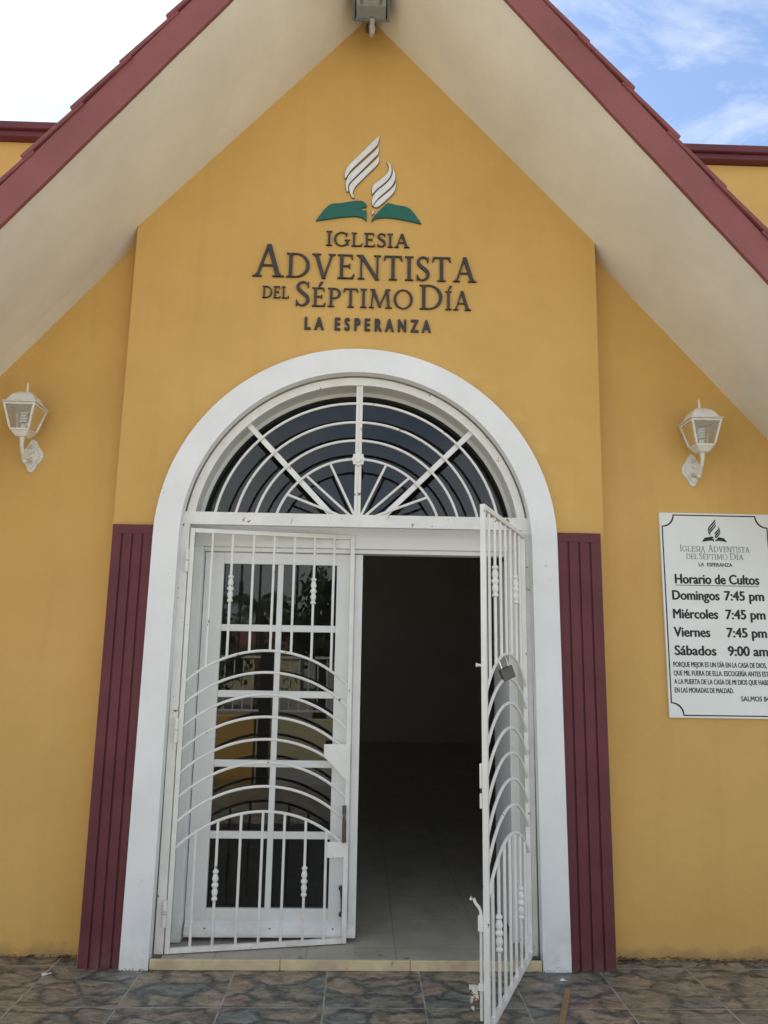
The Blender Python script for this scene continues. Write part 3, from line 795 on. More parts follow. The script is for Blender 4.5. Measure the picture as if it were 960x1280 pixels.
# ------------------------------------------------------------------ the two swinging gates
BARS = (0.127, 0.236, 0.352, 0.466, 0.579, 0.692, 0.803)
ARCZ = (1.544, 1.428, 1.310, 1.194, 1.078, 0.958, 0.838, 0.712)
GW = 0.908
GT, GB = 2.200, 0.052
RISE = 0.180
ARR = ((GW / 2 - .012) ** 2 + RISE ** 2) / (2 * RISE)
def arc_z(zpk, x): return zpk - ARR + math.sqrt(max(0, ARR ** 2 - (x - GW / 2) ** 2))
ORN = [(0.0075, -0.075), (0.0145, -0.07), (0.0155, -0.062), (0.0095, -0.054), (0.013, -0.045), (0.0165, -0.03), (0.010, -0.014), (0.0175, -0.004), (0.0175, 0.004), (0.010, 0.014),
       (0.0165, 0.030), (0.013, 0.045), (0.0095, 0.054), (0.0155, 0.062), (0.0145, 0.07), (0.0075, 0.075)]
def make_gate(label, loc, rz, mir):
    g = thing('iron_gate', label, 'gate', loc, rz, 'white iron gates of the doorway')
    X = lambda x: mir * x
    bx = lambda bm, x0, x1, y0, y1, z0, z1: box(bm, min(X(x0), X(x1)), max(X(x0), X(x1)), y0, y1, z0, z1)
    bm = bmesh.new()
    bx(bm, 0.006, 0.030, -0.012, 0.012, GB, GT); bx(bm, GW - 0.012, GW + 0.012, -0.012, 0.012, GB, GT)
    bx(bm, 0.0305, GW - 0.0125, -0.012, 0.012, GT - 0.024, GT); bx(bm, 0.0305, GW - 0.0125, -0.012, 0.012, GB, GB + 0.024)
    new_obj('frame', bm, STEEL, g, bevel=0.002)
    for i, x in enumerate(BARS):
        j = rnd.uniform(-.0015, .0015)
        bm = bmesh.new(); tube(bm, [(X(x), 0, GT - 0.022), (X(x + j), 0, arc_z(ARCZ[0], x))], 0.0072, 8)
        up = new_obj('bar', bm, STEEL, g, smooth=True)
        bm = bmesh.new(); tube(bm, [(X(x + j), 0, arc_z(ARCZ[-1], x)), (X(x), 0, GB + 0.022)], 0.0072, 8)
        lo = new_obj('bar', bm, STEEL, g, smooth=True)
        if i in (1, 5):
            for par, z in ((up, 1.875), (lo, 0.36)):
                bm = bmesh.new(); lathe(bm, ORN, (X(x), 0, z), 14)
                new_obj('bar_ornament', bm, STEEL, par, smooth=True)
    for zpk in ARCZ:
        bm = bmesh.new()
        tube(bm, [(X(0.028 + (GW - 0.038) * i / 26), 0, arc_z(zpk, 0.028 + (GW - 0.038) * i / 26)) for i in range(27)], 0.0074, 8)
        new_obj('arc_bar', bm, STEEL, g, smooth=True)
    for z in (2.02, 1.13, 0.24):
        bm = bmesh.new()
        for dz in (-0.032, 0.032):
            tube(bm, [(X(-0.004), -0.016, z + dz - 0.030), (X(-0.004), -0.016, z + dz + 0.030)], 0.012, 12)
        new_obj('hinge', bm, STEEL, g, smooth=True)
    return g
AL = math.atan2(0.16, 0.9)
gate_l = make_gate('left white iron gate standing ajar inwards in front of the glazed door leaf', (-0.925, 0.022, 0), AL, 1)
bm = bmesh.new()
prism(bm, [[(0.775, 1.052), (0.775, 0.99), (0.80, 0.965), (0.86, 0.905), (0.918, 0.845), (0.918, 1.052)]], -0.016, -0.0125)
new_obj('lock_plate', bm, STEEL, gate_l)
bm = boxes((0.806, 0.896, -0.010, -0.007, 0.474, 0.552))
new_obj('lock_plate', bm, STEEL, gate_l)
bm = bmesh.new()
tube(bm, [(0.893, -0.022, 0.70), (0.893, -0.024, 0.64), (0.895, -0.024, 0.55)], 0.006, 8, radii=[0.006, 0.012, 0.011])
tube(bm, [(0.893, -0.018, 0.735), (0.893, -0.02, 0.69)], 0.011, 8)
new_obj('latch_bolt', bm, LOCKM, gate_l, smooth=True)

gate_r = make_gate('right white iron gate swung wide open outwards across the dark opening', (0.921, 0.028, 0), R(66.8), -1)
for z0, z1 in ((0.985, 1.085), (0.905, 0.965)): new_obj('lock_box', boxes((-0.924, -0.880, 0.0125, 0.022, z0, z1)), STEEL, gate_r, bevel=0.002)
new_obj('lock_gap_shade', boxes((-0.916, -0.886, 0.010, 0.020, 0.962, 0.988)), DARKM, gate_r)  # dark block put in for the shaded gap between the lock boxes
bm = bmesh.new(); tube(bm, [(-GW, 0.005, 1.49), (-GW - 0.006, 0.03, 1.492)], 0.006, 8)
tube(bm, [(-GW - 0.006, 0.03, 1.492), (-GW - 0.007, 0.036, 1.492)], 0.009, 8)
new_obj('stop_pin', bm, STEEL, gate_r, smooth=True)
bm = bmesh.new()
tube(bm, [(-GW, 0.024, 0.10), (-GW, 0.024, 0.50), (-GW, 0.032, 0.518), (-GW, 0.045, 0.53), (-GW, 0.054, 0.548), (-GW, 0.064, 0.552), (-GW, 0.066, 0.543)], 0.0068, 8)
new_obj('drop_bolt', bm, STEEL, gate_r, smooth=True)
for z0, z1 in ((0.43, 0.49), (0.21, 0.235)): new_obj('bolt_guide', boxes((-GW - 0.014, -GW + 0.014, 0.0125, 0.034, z0, z1)), STEEL, gate_r, bevel=0.002)
bm = bmesh.new()
prism(bm, [[(0.0355, 0.225), (0.075, 0.225), (0.075, 0.21), (0.066, 0.14), (0.055, 0.13), (0.05, 0.17), (0.0355, 0.165)]], -GW - 0.004, -GW + 0.004, mat=lambda a, b, c: (b, a, c))
new_obj('bolt_bracket', bm, RUSTW, gate_r)

# padlock hanging from the top arc of the open gate
GR = gate_r.matrix_basis.copy()
Mg = Matrix.Translation((0.921, 0.028, 0)) @ Matrix.Rotation(R(66.8), 4, 'Z')
lp = Mg @ Vector((-0.57, 0.004, 1.528))
pad = thing('padlock', 'grey padlock hanging tilted from an arc of the open gate', 'padlock', lp, R(18))
Rt = Matrix.Rotation(R(-22), 4, 'Y')
bm = boxes((-0.034, 0.034, -0.012, 0.012, -0.110, -0.052)); bmesh.ops.transform(bm, matrix=Rt, verts=bm.verts)
new_obj('lock_body', bm, LOCKM, pad, bevel=0.004)
bm = bmesh.new()
tube(bm, [(-0.019, 0, -0.056), (-0.019, 0, -0.014), (-0.014, 0, -0.002), (0, 0, 0.005), (0.014, 0, -0.002), (0.019, 0, -0.014), (0.019, 0, -0.056)], 0.0045, 8)
bmesh.ops.transform(bm, matrix=Rt, verts=bm.verts)
new_obj('shackle', bm, CHROME, pad, smooth=True)

# ------------------------------------------------------------------ emblem and lettering on the gable
EMB = {'flame': [[[0.057, 0.568], [0.005, 0.512], [-0.05, 0.446], [-0.105, 0.386], [-0.136, 0.341], [-0.147, 0.3], [-0.144, 0.276], [-0.128, 0.301], [-0.11, 0.333], [-0.073, 0.375], [-0.025, 0.428], [0.022, 0.479], [0.049, 0.516]],
  [[0.055, 0.5], [0.038, 0.47], [-0.017, 0.411], [-0.064, 0.361], [-0.111, 0.31], [-0.13, 0.277], [-0.139, 0.239], [-0.132, 0.192], [-0.124, 0.191], [-0.124, 0.23], [-0.111, 0.255], [-0.073, 0.301], [-0.03, 0.351], [0.023, 0.414], [0.051, 0.448]],
  [[0.056, 0.432], [0.031, 0.395], [-0.024, 0.336], [-0.069, 0.288], [-0.108, 0.242], [-0.118, 0.215], [-0.112, 0.182], [-0.097, 0.152], [-0.085, 0.151], [-0.097, 0.174], [-0.093, 0.196], [-0.08, 0.227], [-0.045, 0.268], [0.002, 0.323], [0.04, 0.365], [0.057, 0.397]],
  [[0.104, 0.394], [0.115, 0.372], [0.119, 0.348], [0.109, 0.318], [0.081, 0.286], [0.046, 0.254], [0.025, 0.231], [0.019, 0.204], [0.021, 0.176], [0.032, 0.193], [0.052, 0.216], [0.091, 0.253], [0.121, 0.289], [0.133, 0.323], [0.132, 0.355], [0.122, 0.381]],
  [[0.143, 0.351], [0.14, 0.31], [0.125, 0.277], [0.094, 0.239], [0.057, 0.206], [0.033, 0.171], [0.02, 0.134], [0.024, 0.099], [0.034, 0.119], [0.061, 0.157], [0.1, 0.196], [0.134, 0.232], [0.153, 0.271], [0.157, 0.311]],
  [[0.161, 0.271], [0.155, 0.24], [0.124, 0.202], [0.085, 0.165], [0.053, 0.134], [0.029, 0.098], [0.049, 0.093], [0.076, 0.112], [0.107, 0.144], [0.143, 0.185], [0.16, 0.225]],
  [[0.024, 0.071], [0.033, 0.063], [0.029, 0.051], [0.022, 0.042]]],
 'page': [[[-0.309, -0.007], [-0.237, 0.095], [-0.162, 0.112], [-0.067, 0.131], [-0.031, 0.125], [-0.011, 0.105], [-0.011, 0.09], [-0.035, 0.089], [-0.046, 0.079], [-0.036, 0.068], [-0.011, 0.071], [-0.009, 0.001], [-0.033, 0.021], [-0.081, 0.03], [-0.16, 0.021], [-0.238, 0.007]],
  [[0.019, -0.003], [0.026, 0.021], [0.061, 0.066], [0.112, 0.122], [0.171, 0.109], [0.247, 0.089], [0.315, -0.006], [0.22, 0.014], [0.125, 0.027], [0.062, 0.023], [0.034, 0.013]]]}
def closed_smooth(P, n=3, keep=()):
    out = []; m = len(P)
    for i in range(m):
        p0, p1, p2, p3 = P[i - 1], P[i], P[(i + 1) % m], P[(i + 2) % m]
        # corners stay sharp: no smoothing tangent across acute points
        def ang(a, b, c):
            u = (Vector(b) - Vector(a)); w = (Vector(c) - Vector(b))
            return u.angle(w) if u.length and w.length else 0
        s1 = ang(p0, p1, p2) > 0.9; s2 = ang(p1, p2, p3) > 0.9
        q0 = p1 if s1 else p0; q3 = p2 if s2 else p3
        for k in range(n):
            t = k / n
            out.append(tuple(0.5 * (2 * b + (c - a) * t + (2 * a - 5 * b + 4 * c - d) * t * t + (3 * b - a - 3 * c + d) * t ** 3) for a, b, c, d in zip(q0, p1, p2, q3)))
    return out
def emblem(parent, x, z, k, yf, yb, m_flame, m_page, edge=None, split=True):
    f = lambda P: [(x + k * p[0], z + k * p[1]) for p in closed_smooth(P)]
    fl = [EMB['flame'][:3], EMB['flame'][3:]] if split else [EMB['flame']]
    for grp in fl:
        bm = bmesh.new()
        for P in grp: prism(bm, [f(P)], yf, yb)
        o = new_obj('flame', bm, m_flame, parent)
        if edge:
            bm = bmesh.new()
            for P in grp:
                q = f(P); cx = sum(a[0] for a in q) / len(q); cz = sum(a[1] for a in q) / len(q)
                # outline carried out by 2.5 mm
                g = []
                n = len(q)
                area = sum(q[i][0] * q[(i + 1) % n][1] - q[(i + 1) % n][0] * q[i][1] for i in range(n))
                sg = -1 if area > 0 else 1
                for i in range(n):
                    t = (Vector(q[(i + 1) % n]) - Vector(q[i - 1])).normalized(); nn = Vector((-t.y, t.x)) * sg
                    g.append((q[i][0] + nn.x * .0022, q[i][1] + nn.y * .0022))
                prism(bm, [g], yf + 0.006, yb)
            new_obj('flame_backing', bm, edge, o)
    if split:
        for P in EMB['page']:
            bm = bmesh.new(); prism(bm, [f(P)], yf, yb); new_obj('book_page', bm, m_page, parent)
    else:
        bm = bmesh.new()
        for P in EMB['page']: prism(bm, [f(P)], yf, yb)
        new_obj('open_book', bm, m_page, parent)
emb = thing('church_emblem', 'white striped flames over a green open book fixed on the gable', 'emblem', (0.02, 0, 4.06))
emblem(emb, 0, 0, 1.0, -0.015, 0.001, LOGOW, LOGOG, LOGOE)

lett = thing('church_name_lettering', 'dark raised letters spelling the church name on the ochre gable', 'lettering', (0, 0, 3.37))
def word(text, x0, x1, zb, big, small, first_big=True):
    bm = bmesh.new()
    hs = [big if (i == 0 and first_big) else small for i in range(len(text))]
    serif_word(bm, text, x0, x1, zb - 3.37, hs, -0.013, 0.001)
    new_obj('word', bm, LETTER, lett)
word('IGLESIA', -0.227, 0.267, 3.898, 0.092, 0.086)
word('ADVENTISTA', -0.649, 0.663, 3.690, 0.200, 0.152)
word('DEL', -0.587, -0.430, 3.557, 0.072, 0.072)
word('SÉPTIMO', -0.398, 0.292, 3.512, 0.152, 0.116)
word('DÍA', 0.326, 0.629, 3.512, 0.152, 0.116)
for s_, a, b in (('LA', -0.331, -0.227), ('ESPERANZA', -0.158, 0.392)):
    bm = bmesh.new(); text_into(bm, s_, a, b, 0.0, 0.073, -0.011, 0.001, bold=0.036, space=1.75)
    new_obj('word', bm, LETTER, lett)

# ------------------------------------------------------------------ service board on the right wall
YS = 0.104
board = thing('service_times_board', 'white service times board with black border on the right wall', 'sign', (1.72, 0.12, 1.218))
bx0, bz0 = 1.72, 1.218
new_obj('panel', boxes((0, 0.634, YS - 0.12, 0.001, 0, 1.140)), BOARD, board, bevel=0.0015)
yf, yb = YS - 0.12 - 0.0012, YS - 0.12 + 0.0008
def notched(m, r, W=0.634, H=1.140):
    P = []
    for cx, cz, a0, a1 in ((m, m, 90, 0), (W - m, m, 180, 90), (W - m, H - m, 270, 180), (m, H - m, 360, 270)):
        P += arcpts(cx, cz, r, a0, a1, 8)
    return P
bm = bmesh.new(); prism(bm, [notched(0.0105, 0.066), notched(0.0170, 0.066)[::-1]], yf, yb)
new_obj('border', bm, INK, board)
emblem(board, 0.310, 0.975, 0.232, yf, yb, INK, INK, None, split=False)
bm = bmesh.new()
T0, T1, K0 = ST, TH, 0
def sg_word(t, x0, x1, zb, big, small):
    serif_word(bm, t, x0 - bx0, x1 - bx0, zb - bz0, [big if i == 0 else small for i in range(len(t))], yf, yb)
ST, TH = 0.085, 0.05
sg_word('IGLESIA', 1.828, 1.974, 2.135, 0.039, 0.032); sg_word('ADVENTISTA', 1.990, 2.230, 2.135, 0.039, 0.032)
sg_word('DEL', 1.862, 1.928, 2.092, 0.031, 0.031); sg_word('SÉPTIMO', 1.936, 2.100, 2.092, 0.037, 0.030); sg_word('DÍA', 2.112, 2.192, 2.092, 0.037, 0.030)
ST, TH = T0, T1
new_obj('lettering', bm, INKG, board)
bm = bmesh.new()
def tx(s, x0, x1, zb, cap, bold=0.02):
    text_into(bm, s, x0 - bx0, x1 - bx0, zb - bz0, cap, yf, yb, bold)
tx('LA', 1.932, 1.962, 2.052, 0.020); tx('ESPERANZA', 1.980, 2.124, 2.052, 0.020)
tx('Horario de Cultos', 1.792, 2.270, 1.953, 0.052, 0.036)
box(bm, 1.791 - bx0, 2.270 - bx0, yf, yb, 1.9415 - bz0, 1.9448 - bz0)
for (a, zb, xa, xe, t) in (('Domingos', 1.862, 1.772, 2.037, '7:45 pm'), ('Miércoles', 1.758, 1.771, 2.022, '7:45 pm'), ('Viernes', 1.657, 1.770, 1.971, '7:45 pm'), ('Sábados', 1.556, 1.769, 1.999, '9:00 am')):
    tx(a, xa, xe, zb, 0.051, 0.036); tx(t, 2.068, 2.291, zb, 0.051, 0.036)
for s_, zb, xe in (('PORQUE MEJOR ES UN DÍA EN LA CASA DE DIOS,', 1.4915, 2.277), ('QUE MIL FUERA DE ELLA. ESCOGERÍA ANTES ESTAR', 1.445, 2.318),
                   ('A LA PUERTA DE LA CASA DE MI DIOS QUE HABITAR', 1.399, 2.322), ('EN LAS MORADAS DE MALDAD.', 1.353, 2.083)):
    tx(s_, 1.756, xe, zb, 0.0265, 0.016)
tx('SALMOS 84:10', 2.122, 2.318, 1.311, 0.026, 0.016)
new_obj('lettering', bm, INK, board)

# ------------------------------------------------------------------ wall lanterns
def copy_tree(o, parent=None):
    c = o.copy(); COL.objects.link(c); c.parent = parent
    for ch in o.children: copy_tree(ch, c)
    return c
lant = thing('wall_lantern', 'white coach lantern on the left wall under the roof edge', 'lantern', (-1.860, 0.12, 2.612), 0, 'white coach lanterns beside the doorway')
LY = -0.165            # lantern axis in front of the wall
bm = bmesh.new()       # scalloped wall plate
pl = []
for i in range(72):
    a = 2 * PI * i / 72
    rx = 0.058 * (1 + 0.13 * math.cos(4 * a)); rz = 0.092 * (1 + 0.13 * math.cos(4 * a))
    pl.append((rx * math.cos(a), rz * math.sin(a)))
prism(bm, [pl], -0.012, 0.001)
prism(bm, [[(p[0] * .72, p[1] * .76) for p in pl]], -0.022, -0.0121)
new_obj('wall_plate', bm, LANT, lant, bevel=0.003)
bm = bmesh.new()       # scrolled arm
tube(bm, [(0, -0.01, -0.02), (0, -0.05, -0.045), (0, -0.10, -0.045), (0, -0.145, -0.01), (0, LY, 0.035), (0, LY, 0.075)], 0.011, 10, radii=[0.016, 0.013, 0.012, 0.011, 0.012, 0.016])
tube(bm, [(0, -0.016, 0.045), (0, -0.045, 0.055), (0, -0.062, 0.03), (0, -0.05, 0.006), (0, -0.03, 0.012)], 0.007, 8)
lathe(bm, [(0.001, -0.075), (0.012, -0.068), (0.015, -0.055), (0.008, -0.046), (0.005, -0.04)], (0, -0.10, -0.0), 10)
new_obj('arm', bm, LANT, lant, smooth=True)
bm = bmesh.new()       # cup and frame
frustum(bm, -0.030, 0.030, LY - 0.030, LY + 0.030, 0.072, -0.052, 0.052, LY - 0.052, LY + 0.052, 0.104)
box(bm, -0.056, 0.056, LY - 0.056, LY + 0.056, 0.1042, 0.116)
b0, b1, z0, z1 = 0.055, 0.088, 0.1162, 0.262
for sx in (-1, 1):
    for sy in (-1, 1):
        w = 0.006
        frustum(bm, sx * b0 - w, sx * b0 + w, LY + sy * b0 - w, LY + sy * b0 + w, z0, sx * b1 - w, sx * b1 + w, LY + sy * b1 - w, LY + sy * b1 + w, z1)
for sx in (-1, 1):
    box(bm, min(sx * (b1 - .006), sx * (b1 + .006)), max(sx * (b1 - .006), sx * (b1 + .006)), LY - b1 + .006, LY + b1 - .006, z1 - 0.013, z1 - .0004)
    box(bm, -b1 + .006, b1 - .006, min(LY + sx * (b1 - .006), LY + sx * (b1 + .006)), max(LY + sx * (b1 - .006), LY + sx * (b1 + .006)), z1 - 0.013, z1 - .0004)
new_obj('lantern_frame', bm, LANT, lant, bevel=0.0015)
bm = bmesh.new()
for sx, sy in ((1, 0), (-1, 0), (0, 1), (0, -1)):
    a = [(sx * b0 - sy * b0 * .9, LY + sy * b0 + sx * b0 * .9, z0 + .002), (sx * b0 + sy * b0 * .9, LY + sy * b0 - sx * b0 * .9, z0 + .002),
         (sx * b1 + sy * b1 * .93, LY + sy * b1 - sx * b1 * .93, z1 - .014), (sx * b1 - sy * b1 * .93, LY + sy * b1 + sx * b1 * .93, z1 - .014)]
    bm.faces.new([bm.verts.new(p) for p in a])
new_obj('lantern_glass', bm, LAMPGLASS, lant, recalc=False)
bm = bmesh.new()       # roof
frustum(bm, -0.106, 0.106, LY - 0.106, LY + 0.106, 0.2625, -0.099, 0.099, LY - 0.099, LY + 0.099, 0.272)
frustum(bm, -0.086, 0.086, LY - 0.086, LY + 0.086, 0.2721, -0.058, 0.058, LY - 0.058, LY + 0.058, 0.325)
frustum(bm, -0.058, 0.058, LY - 0.058, LY + 0.058, 0.3251, -0.036, 0.036, LY - 0.036, LY + 0.036, 0.342)
new_obj('lantern_cap', bm, LANT, lant, bevel=0.004)
bm = bmesh.new()
lathe(bm, [(0.018, 0), (0.012, 0.006), (0.006, 0.012), (0.008, 0.022), (0.0065, 0.03), (0.006, 0.055), (0.0015, 0.072)], (0, LY, 0.3415), 12)
new_obj('finial', bm, LANT, lant, smooth=True)
bm = bmesh.new()
lathe(bm, [(0.017, 0), (0.017, 0.03), (0.013, 0.034)], (0, LY, 0.117), 12)
turns = [(0.020 * math.cos(t * 0.55), LY + 0.020 * math.sin(t * 0.55), 0.155 + 0.0014 * t) for t in range(46)]
tube(bm, turns, 0.0065, 6)
new_obj('bulb', bm, BULB, lant, smooth=True)
lant.scale = (0.93, 0.93, 0.93)
lant2 = copy_tree(lant)
lant2.location = (1.930, 0.12, 2.612)
lant2['label'] = 'white coach lantern on the right wall above the service times board'

# ------------------------------------------------------------------ floodlight under the ridge
fl = thing('floodlight', 'grey halogen floodlight with motion sensor under the gable peak', 'floodlight', (0.012, 0.0, 5.20))
FT = Matrix.Translation((0, -0.27, 0.125)) @ Matrix.Rotation(R(48), 4, 'X')
def tf(bm): bmesh.ops.transform(bm, matrix=FT, verts=bm.verts)
bm = bmesh.new()
W, H = 0.110, 0.098
# open shallow housing: back and four walls, rim; front looks along local -Y
box(bm, -W + .0, W - .0, 0.055, 0.07, -H + .0, H - .0)
box(bm, -W, -W + 0.014, -0.03, 0.0545, -H, H); box(bm, W - 0.014, W, -0.03, 0.0545, -H, H)
box(bm, -W + 0.0145, W - 0.0145, -0.03, 0.0545, -H, -H + 0.014); box(bm, -W + 0.0145, W - 0.0145, -0.03, 0.0545, H - 0.014, H)
for i in range(7): box(bm, -0.075 + i * 0.023, -0.069 + i * 0.023, 0.0701, 0.09, -0.07, 0.07)
tf(bm); new_obj('housing', bm, FLOOD, fl, bevel=0.003)
bm = bmesh.new()
v = [bm.verts.new(p) for p in ((-0.087, -0.015, -0.083), (0.087, -0.015, -0.083), (0.087, 0.052, -0.025), (-0.087, 0.052, -0.025), (-0.087, 0.052, 0.025), (0.087, 0.052, 0.025), (0.087, -0.015, 0.083), (-0.087, -0.015, 0.083))]
for f in ((0, 1, 2, 3), (3, 2, 5, 4), (4, 5, 6, 7)): bm.faces.new([v[i] for i in f])
tf(bm); new_obj('reflector', bm, REFL, fl, recalc=False)
bm = boxes((-0.048, 0.048, 0.012, 0.03, -0.012, 0.012)); tf(bm); new_obj('halogen_tube', bm, CERAM, fl, bevel=0.004)
for x in (-0.0575, 0.0575):
    bm = boxes((x - 0.0085, x + 0.0085, 0.005, 0.05, -0.016, 0.016)); tf(bm); new_obj('tube_socket', bm, DARKM, fl)
bm = boxes((-0.087, 0.087, -0.024, -0.021, -0.083, 0.083)); tf(bm); new_obj('front_glass', bm, LAMPGLASS, fl)
bm = boxes((-0.018, 0.018, -0.22, -0.011, 0.165, 0.185), (-0.03, 0.03, -0.012, 0.001, 0.155, 0.215)); new_obj('bracket', bm, FLOOD, fl)
bm = bmesh.new()
tube(bm, [(0.008, -0.25, 0.015), (0.008, -0.255, -0.02), (0.009, -0.262, -0.045)], 0.0, 10, radii=[0.016, 0.0135, 0.0125])
tube(bm, [(0.009, -0.262, -0.043), (0.009, -0.272, -0.108)], 0.0, 12, radii=[0.019, 0.0145])
sn = new_obj('motion_sensor', bm, SENSOR, fl, smooth=True)

# ------------------------------------------------------------------ small things on the floor
bm = bmesh.new()
box(bm, -0.014, 0.014, -0.26, 0.26, 0.0, 0.008)
st = new_obj('wooden_strip', bm, WOOD, None, bevel=0.002)
st.location = (0.945, -0.50, 0.0005); st.rotation_euler = (0, 0, R(-19))
tag(st, 'narrow tan wooden strip lying on the floor tiles by the open gate', 'wood strip')
for i, (x, y, rz, lab) in enumerate(((-1.443, -0.108, 0.5, 'small white paper scrap on the tiles below the left wall'), (1.037, -0.156, -0.4, 'tiny white paper scrap on the tiles before the right pilaster'))):
    bm = bmesh.new()
    g = [[bm.verts.new(((i_ / 3 - .5) * 0.045, (j_ / 2 - .5) * 0.026, 0.002 + 0.004 * ((i_ * 5 + j_ * 3) % 4) / 2)) for i_ in range(4)] for j_ in range(3)]
    for j_ in range(2):
        for i_ in range(3): bm.faces.new((g[j_][i_], g[j_][i_ + 1], g[j_ + 1][i_ + 1], g[j_ + 1][i_]))
    o = new_obj('paper_scrap', bm, PAPER); o.location = (x, y, 0.001); o.rotation_euler = (0, 0, rz)
    o.scale = (1, 1, 1) if i == 0 else (.7, .7, 1)
    tag(o, lab, 'paper', 'paper scraps on the terrace')
# dry leaves and grit gathered against the walls
bm = bmesh.new()
def flake(x, y, s):
    n = 5; a0 = rnd.uniform(0, 6.3); tilt = rnd.uniform(-.5, .5); z0 = rnd.uniform(0.001, 0.012)
    vs = []
    for k in range(n):
        a = a0 + 2 * PI * k / n
        r = s * rnd.uniform(.5, 1.1)
        dx, dy = r * math.cos(a), 0.6 * r * math.sin(a)
        vs.append(bm.verts.new((x + dx, y + dy, z0 + abs(tilt) * s + tilt * dx)))
    bm.faces.new(vs)
for i in range(900):
    s = rnd.choice((-1, 1)); x = s * (1.345 + rnd.random() ** 1.3 * 1.6)
    y = 0.115 - abs(rnd.gauss(0, 0.035))
    flake(x, y, rnd.choice((0.004, 0.005, 0.007, 0.010, 0.016)))
for i in range(260):
    x = rnd.choice((-1, 1)) * rnd.uniform(0.9, 1.4)
    flake(x, -0.052 - abs(rnd.gauss(0, 0.015)), rnd.choice((0.003, 0.004, 0.006)))
for i in range(60):
    flake(rnd.uniform(-.85, -.05), rnd.uniform(0.06, .2) , rnd.choice((0.003, 0.005, 0.008)))
for i in range(60):
    flake(rnd.uniform(-2.3, 2.3), -0.05 - rnd.random() ** 2 * .8, rnd.choice((0.003, 0.004, 0.006)))
for v in bm.verts:
    if abs(v.co.x) < 0.9 and v.co.y > 0.03: v.co.z += 0.051
lit = new_obj('leaf_litter', bm, LEAFD, recalc=False)
lit['kind'] = 'stuff'; lit['label'] = 'dry leaf crumbs and grit gathered along the wall foot'

# ------------------------------------------------------------------ across the yard (seen mirrored in the door panes)
bm = boxes((-4.2, -1.28, -5.45, -5.25, -0.5, 0.78))
tag(new_obj('boundary_wall', bm, WALL, bevel=0.01), 'low ochre boundary wall mirrored in the glazed door', 'wall')
rail = thing('yard_railing', 'white bar railing with scrolls mirrored in the glazed door', 'railing', (-2.4, -5.35, 0.78))
bm = boxes((-1.8, 2.6, -0.012, 0.012, 0.70, 0.73), (-1.8, 2.6, -0.012, 0.012, 0.04, 0.065))
for i in range(38): box(bm, -1.78 + i * 0.118, -1.766 + i * 0.118, -0.006, 0.006, 0.0655, 0.6995)
new_obj('bars', bm, STEEL, rail)
for i in range(6):
    cx = -1.4 + i * 0.72; bm = bmesh.new()
    tube(bm, [(cx + 0.14 * (1 - t / 26) * math.cos(t * .45), 0, 0.40 + 0.14 * (1 - t / 26) * math.sin(t * .45)) for t in range(22)], 0.008, 6)
    new_obj('scroll', bm, DARKM, rail, smooth=True)
bm = boxes((1.16, 1.30, -0.07, 0.07, -1.28, 0.9)); new_obj('post', bm, DARKM, rail)
bm = boxes((-1.9, 6.0, -10.4, -10.2, -0.5, 0.35))
tag(new_obj('street_wall', bm, TAN, bevel=0.01), 'low tan street wall behind the railing, mirrored in the door', 'wall')
hs = thing('neighbour_house', 'small tan house with red tiled roof across the street, mirrored in the door', 'house', (-5.0, -40, -0.5))
new_obj('wall', boxes((-3.5, 1.6, -3, 0, 0, 2.6)), TAN, hs)
bm = bmesh.new(); prism(bm, [[(0.5, 2.55), (-1.5, 3.9), (-3.5, 2.55)]], -3.8, 2.0, mat=lambda a, b, c: (b, a, c)); new_obj('roof', bm, CLAY, hs)
new_obj('window', boxes((-2.6, -1.6, 0.0002, 0.03, 0.9, 2.0)), DARKM, hs); new_obj('door', boxes((-0.4, 0.4, 0.0002, 0.03, 0, 2.0)), DARKM, hs)
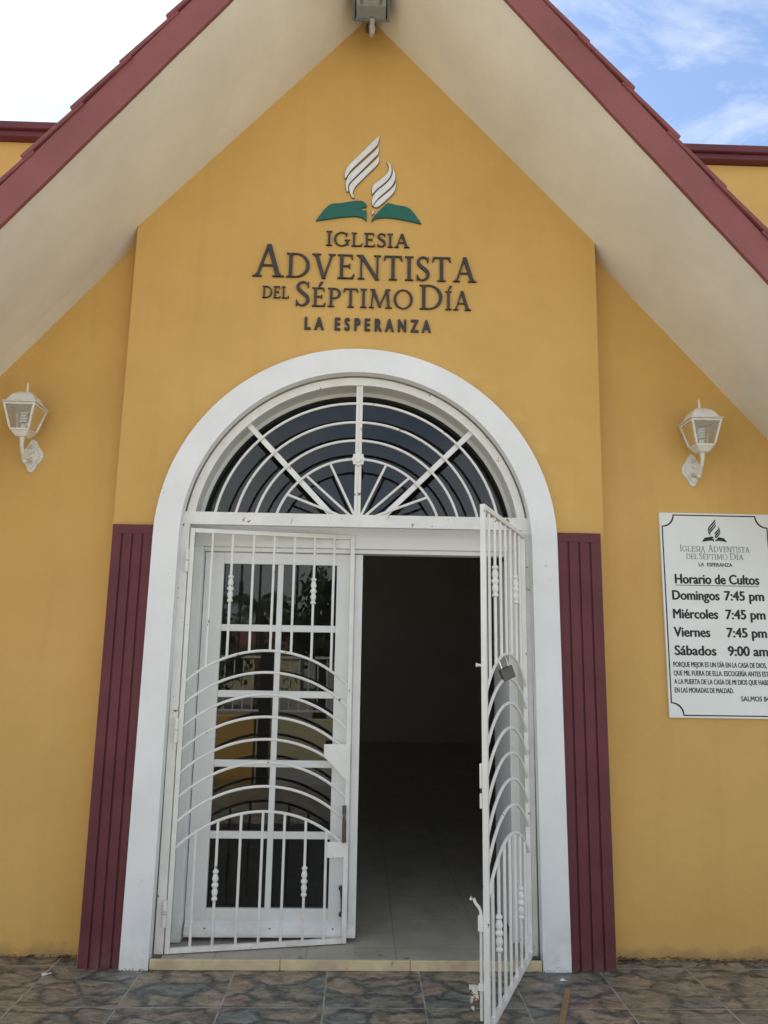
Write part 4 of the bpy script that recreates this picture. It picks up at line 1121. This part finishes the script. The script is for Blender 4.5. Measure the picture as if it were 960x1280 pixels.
def tree(loc, h, r, label, n=1500):
    t = thing('shade_tree', label, 'tree', loc, 0, 'trees across the street')
    bm = bmesh.new()
    tube(bm, [(0, 0, 0), (0.05, 0, h * .25), (0.0, 0.05, h * .5), (0.1, 0, h * .75)], 0.1, 8, radii=[0.2, .15, .11, .05])
    for k in range(5):
        a = k * 1.3; tube(bm, [(0.02, 0, h * .42), (math.cos(a) * r * .4, math.sin(a) * r * .4, h * .6), (math.cos(a) * r * .7, math.sin(a) * r * .7, h * .75)], 0.05, 6, radii=[.08, .05, .02])
    new_obj('trunk', bm, BARK, t, smooth=True)
    bm = bmesh.new()
    cl = []
    for k in range(26):
        a, b = rnd.uniform(0, 6.28), rnd.uniform(-1, 1); q = rnd.uniform(.4, .95)
        cl.append((math.cos(a) * math.sqrt(1 - b * b) * r * q, math.sin(a) * math.sqrt(1 - b * b) * r * q, h * .68 + b * h * .28 * q))
    for i in range(n):
        c = cl[i % 26]
        p = Vector(c) + Vector((rnd.gauss(0, .3), rnd.gauss(0, .3), rnd.gauss(0, .26))) * r * .5
        s = rnd.uniform(.07, .16)
        u = Vector((rnd.gauss(0, 1), rnd.gauss(0, 1), rnd.gauss(0, 1))).normalized(); w = u.orthogonal().normalized()
        bm.faces.new([bm.verts.new(p + u * s), bm.verts.new(p + w * s * .6), bm.verts.new(p - u * s), bm.verts.new(p - w * s * .6)])
    new_obj('crown', bm, LEAF, t, recalc=False)
tree((-1.0, -15.0, -0.5), 4.4, 1.7, 'bushy green tree beside the palm, mirrored in the door')
tree((2.2, -17.0, -0.5), 5.2, 2.1, 'broad green tree right of the palm, mirrored in the fanlight')
tree((-3.9, -13.5, -0.5), 3.0, 1.5, 'low round green tree left of the palm, mirrored in the door')
tree((-6.5, -24.0, -0.5), 5.5, 2.4, 'green tree beside the tan house across the street')
pm = thing('palm_tree', 'slender palm tree across the street, mirrored in the glazed door', 'palm', (-2.3, -13.0, -0.5))
bm = bmesh.new(); tube(bm, [(0, 0, 0), (0.06, 0, 1.0), (0.05, 0.03, 2.2), (0.0, 0, 3.1)], 0.1, 8, radii=[.16, .11, .10, .09]); new_obj('trunk', bm, BARK, pm, smooth=True)
bm = bmesh.new()
for k in range(18):
    a = k * 2.4; el = rnd.uniform(.1, 1.2); ln = rnd.uniform(1.0, 1.4)
    spine = []
    for t in range(9):
        u = t / 8
        rr = ln * u * math.cos(el * (1 - .4 * u)); zz = 3.1 + ln * u * math.sin(el) - 0.75 * u * u * ln
        spine.append(Vector((math.cos(a) * rr, math.sin(a) * rr, zz)))
    side = Vector((-math.sin(a), math.cos(a), 0))
    for t in range(1, 9):
        for q in range(3):
            p = spine[t - 1].lerp(spine[t], q / 3)
            for sgn in (-1, 1):
                l = 0.34 * math.sin(PI * min(.95, (t + q / 3) / 9)) + .05
                tip = p + side * sgn * l + Vector((math.cos(a) * .12, math.sin(a) * .12, -.12))
                d = (spine[t] - spine[t - 1]).normalized() * 0.02
                bm.faces.new([bm.verts.new(p - d), bm.verts.new(p + d), bm.verts.new(tip)])
new_obj('crown', bm, LEAF, pm, recalc=False)
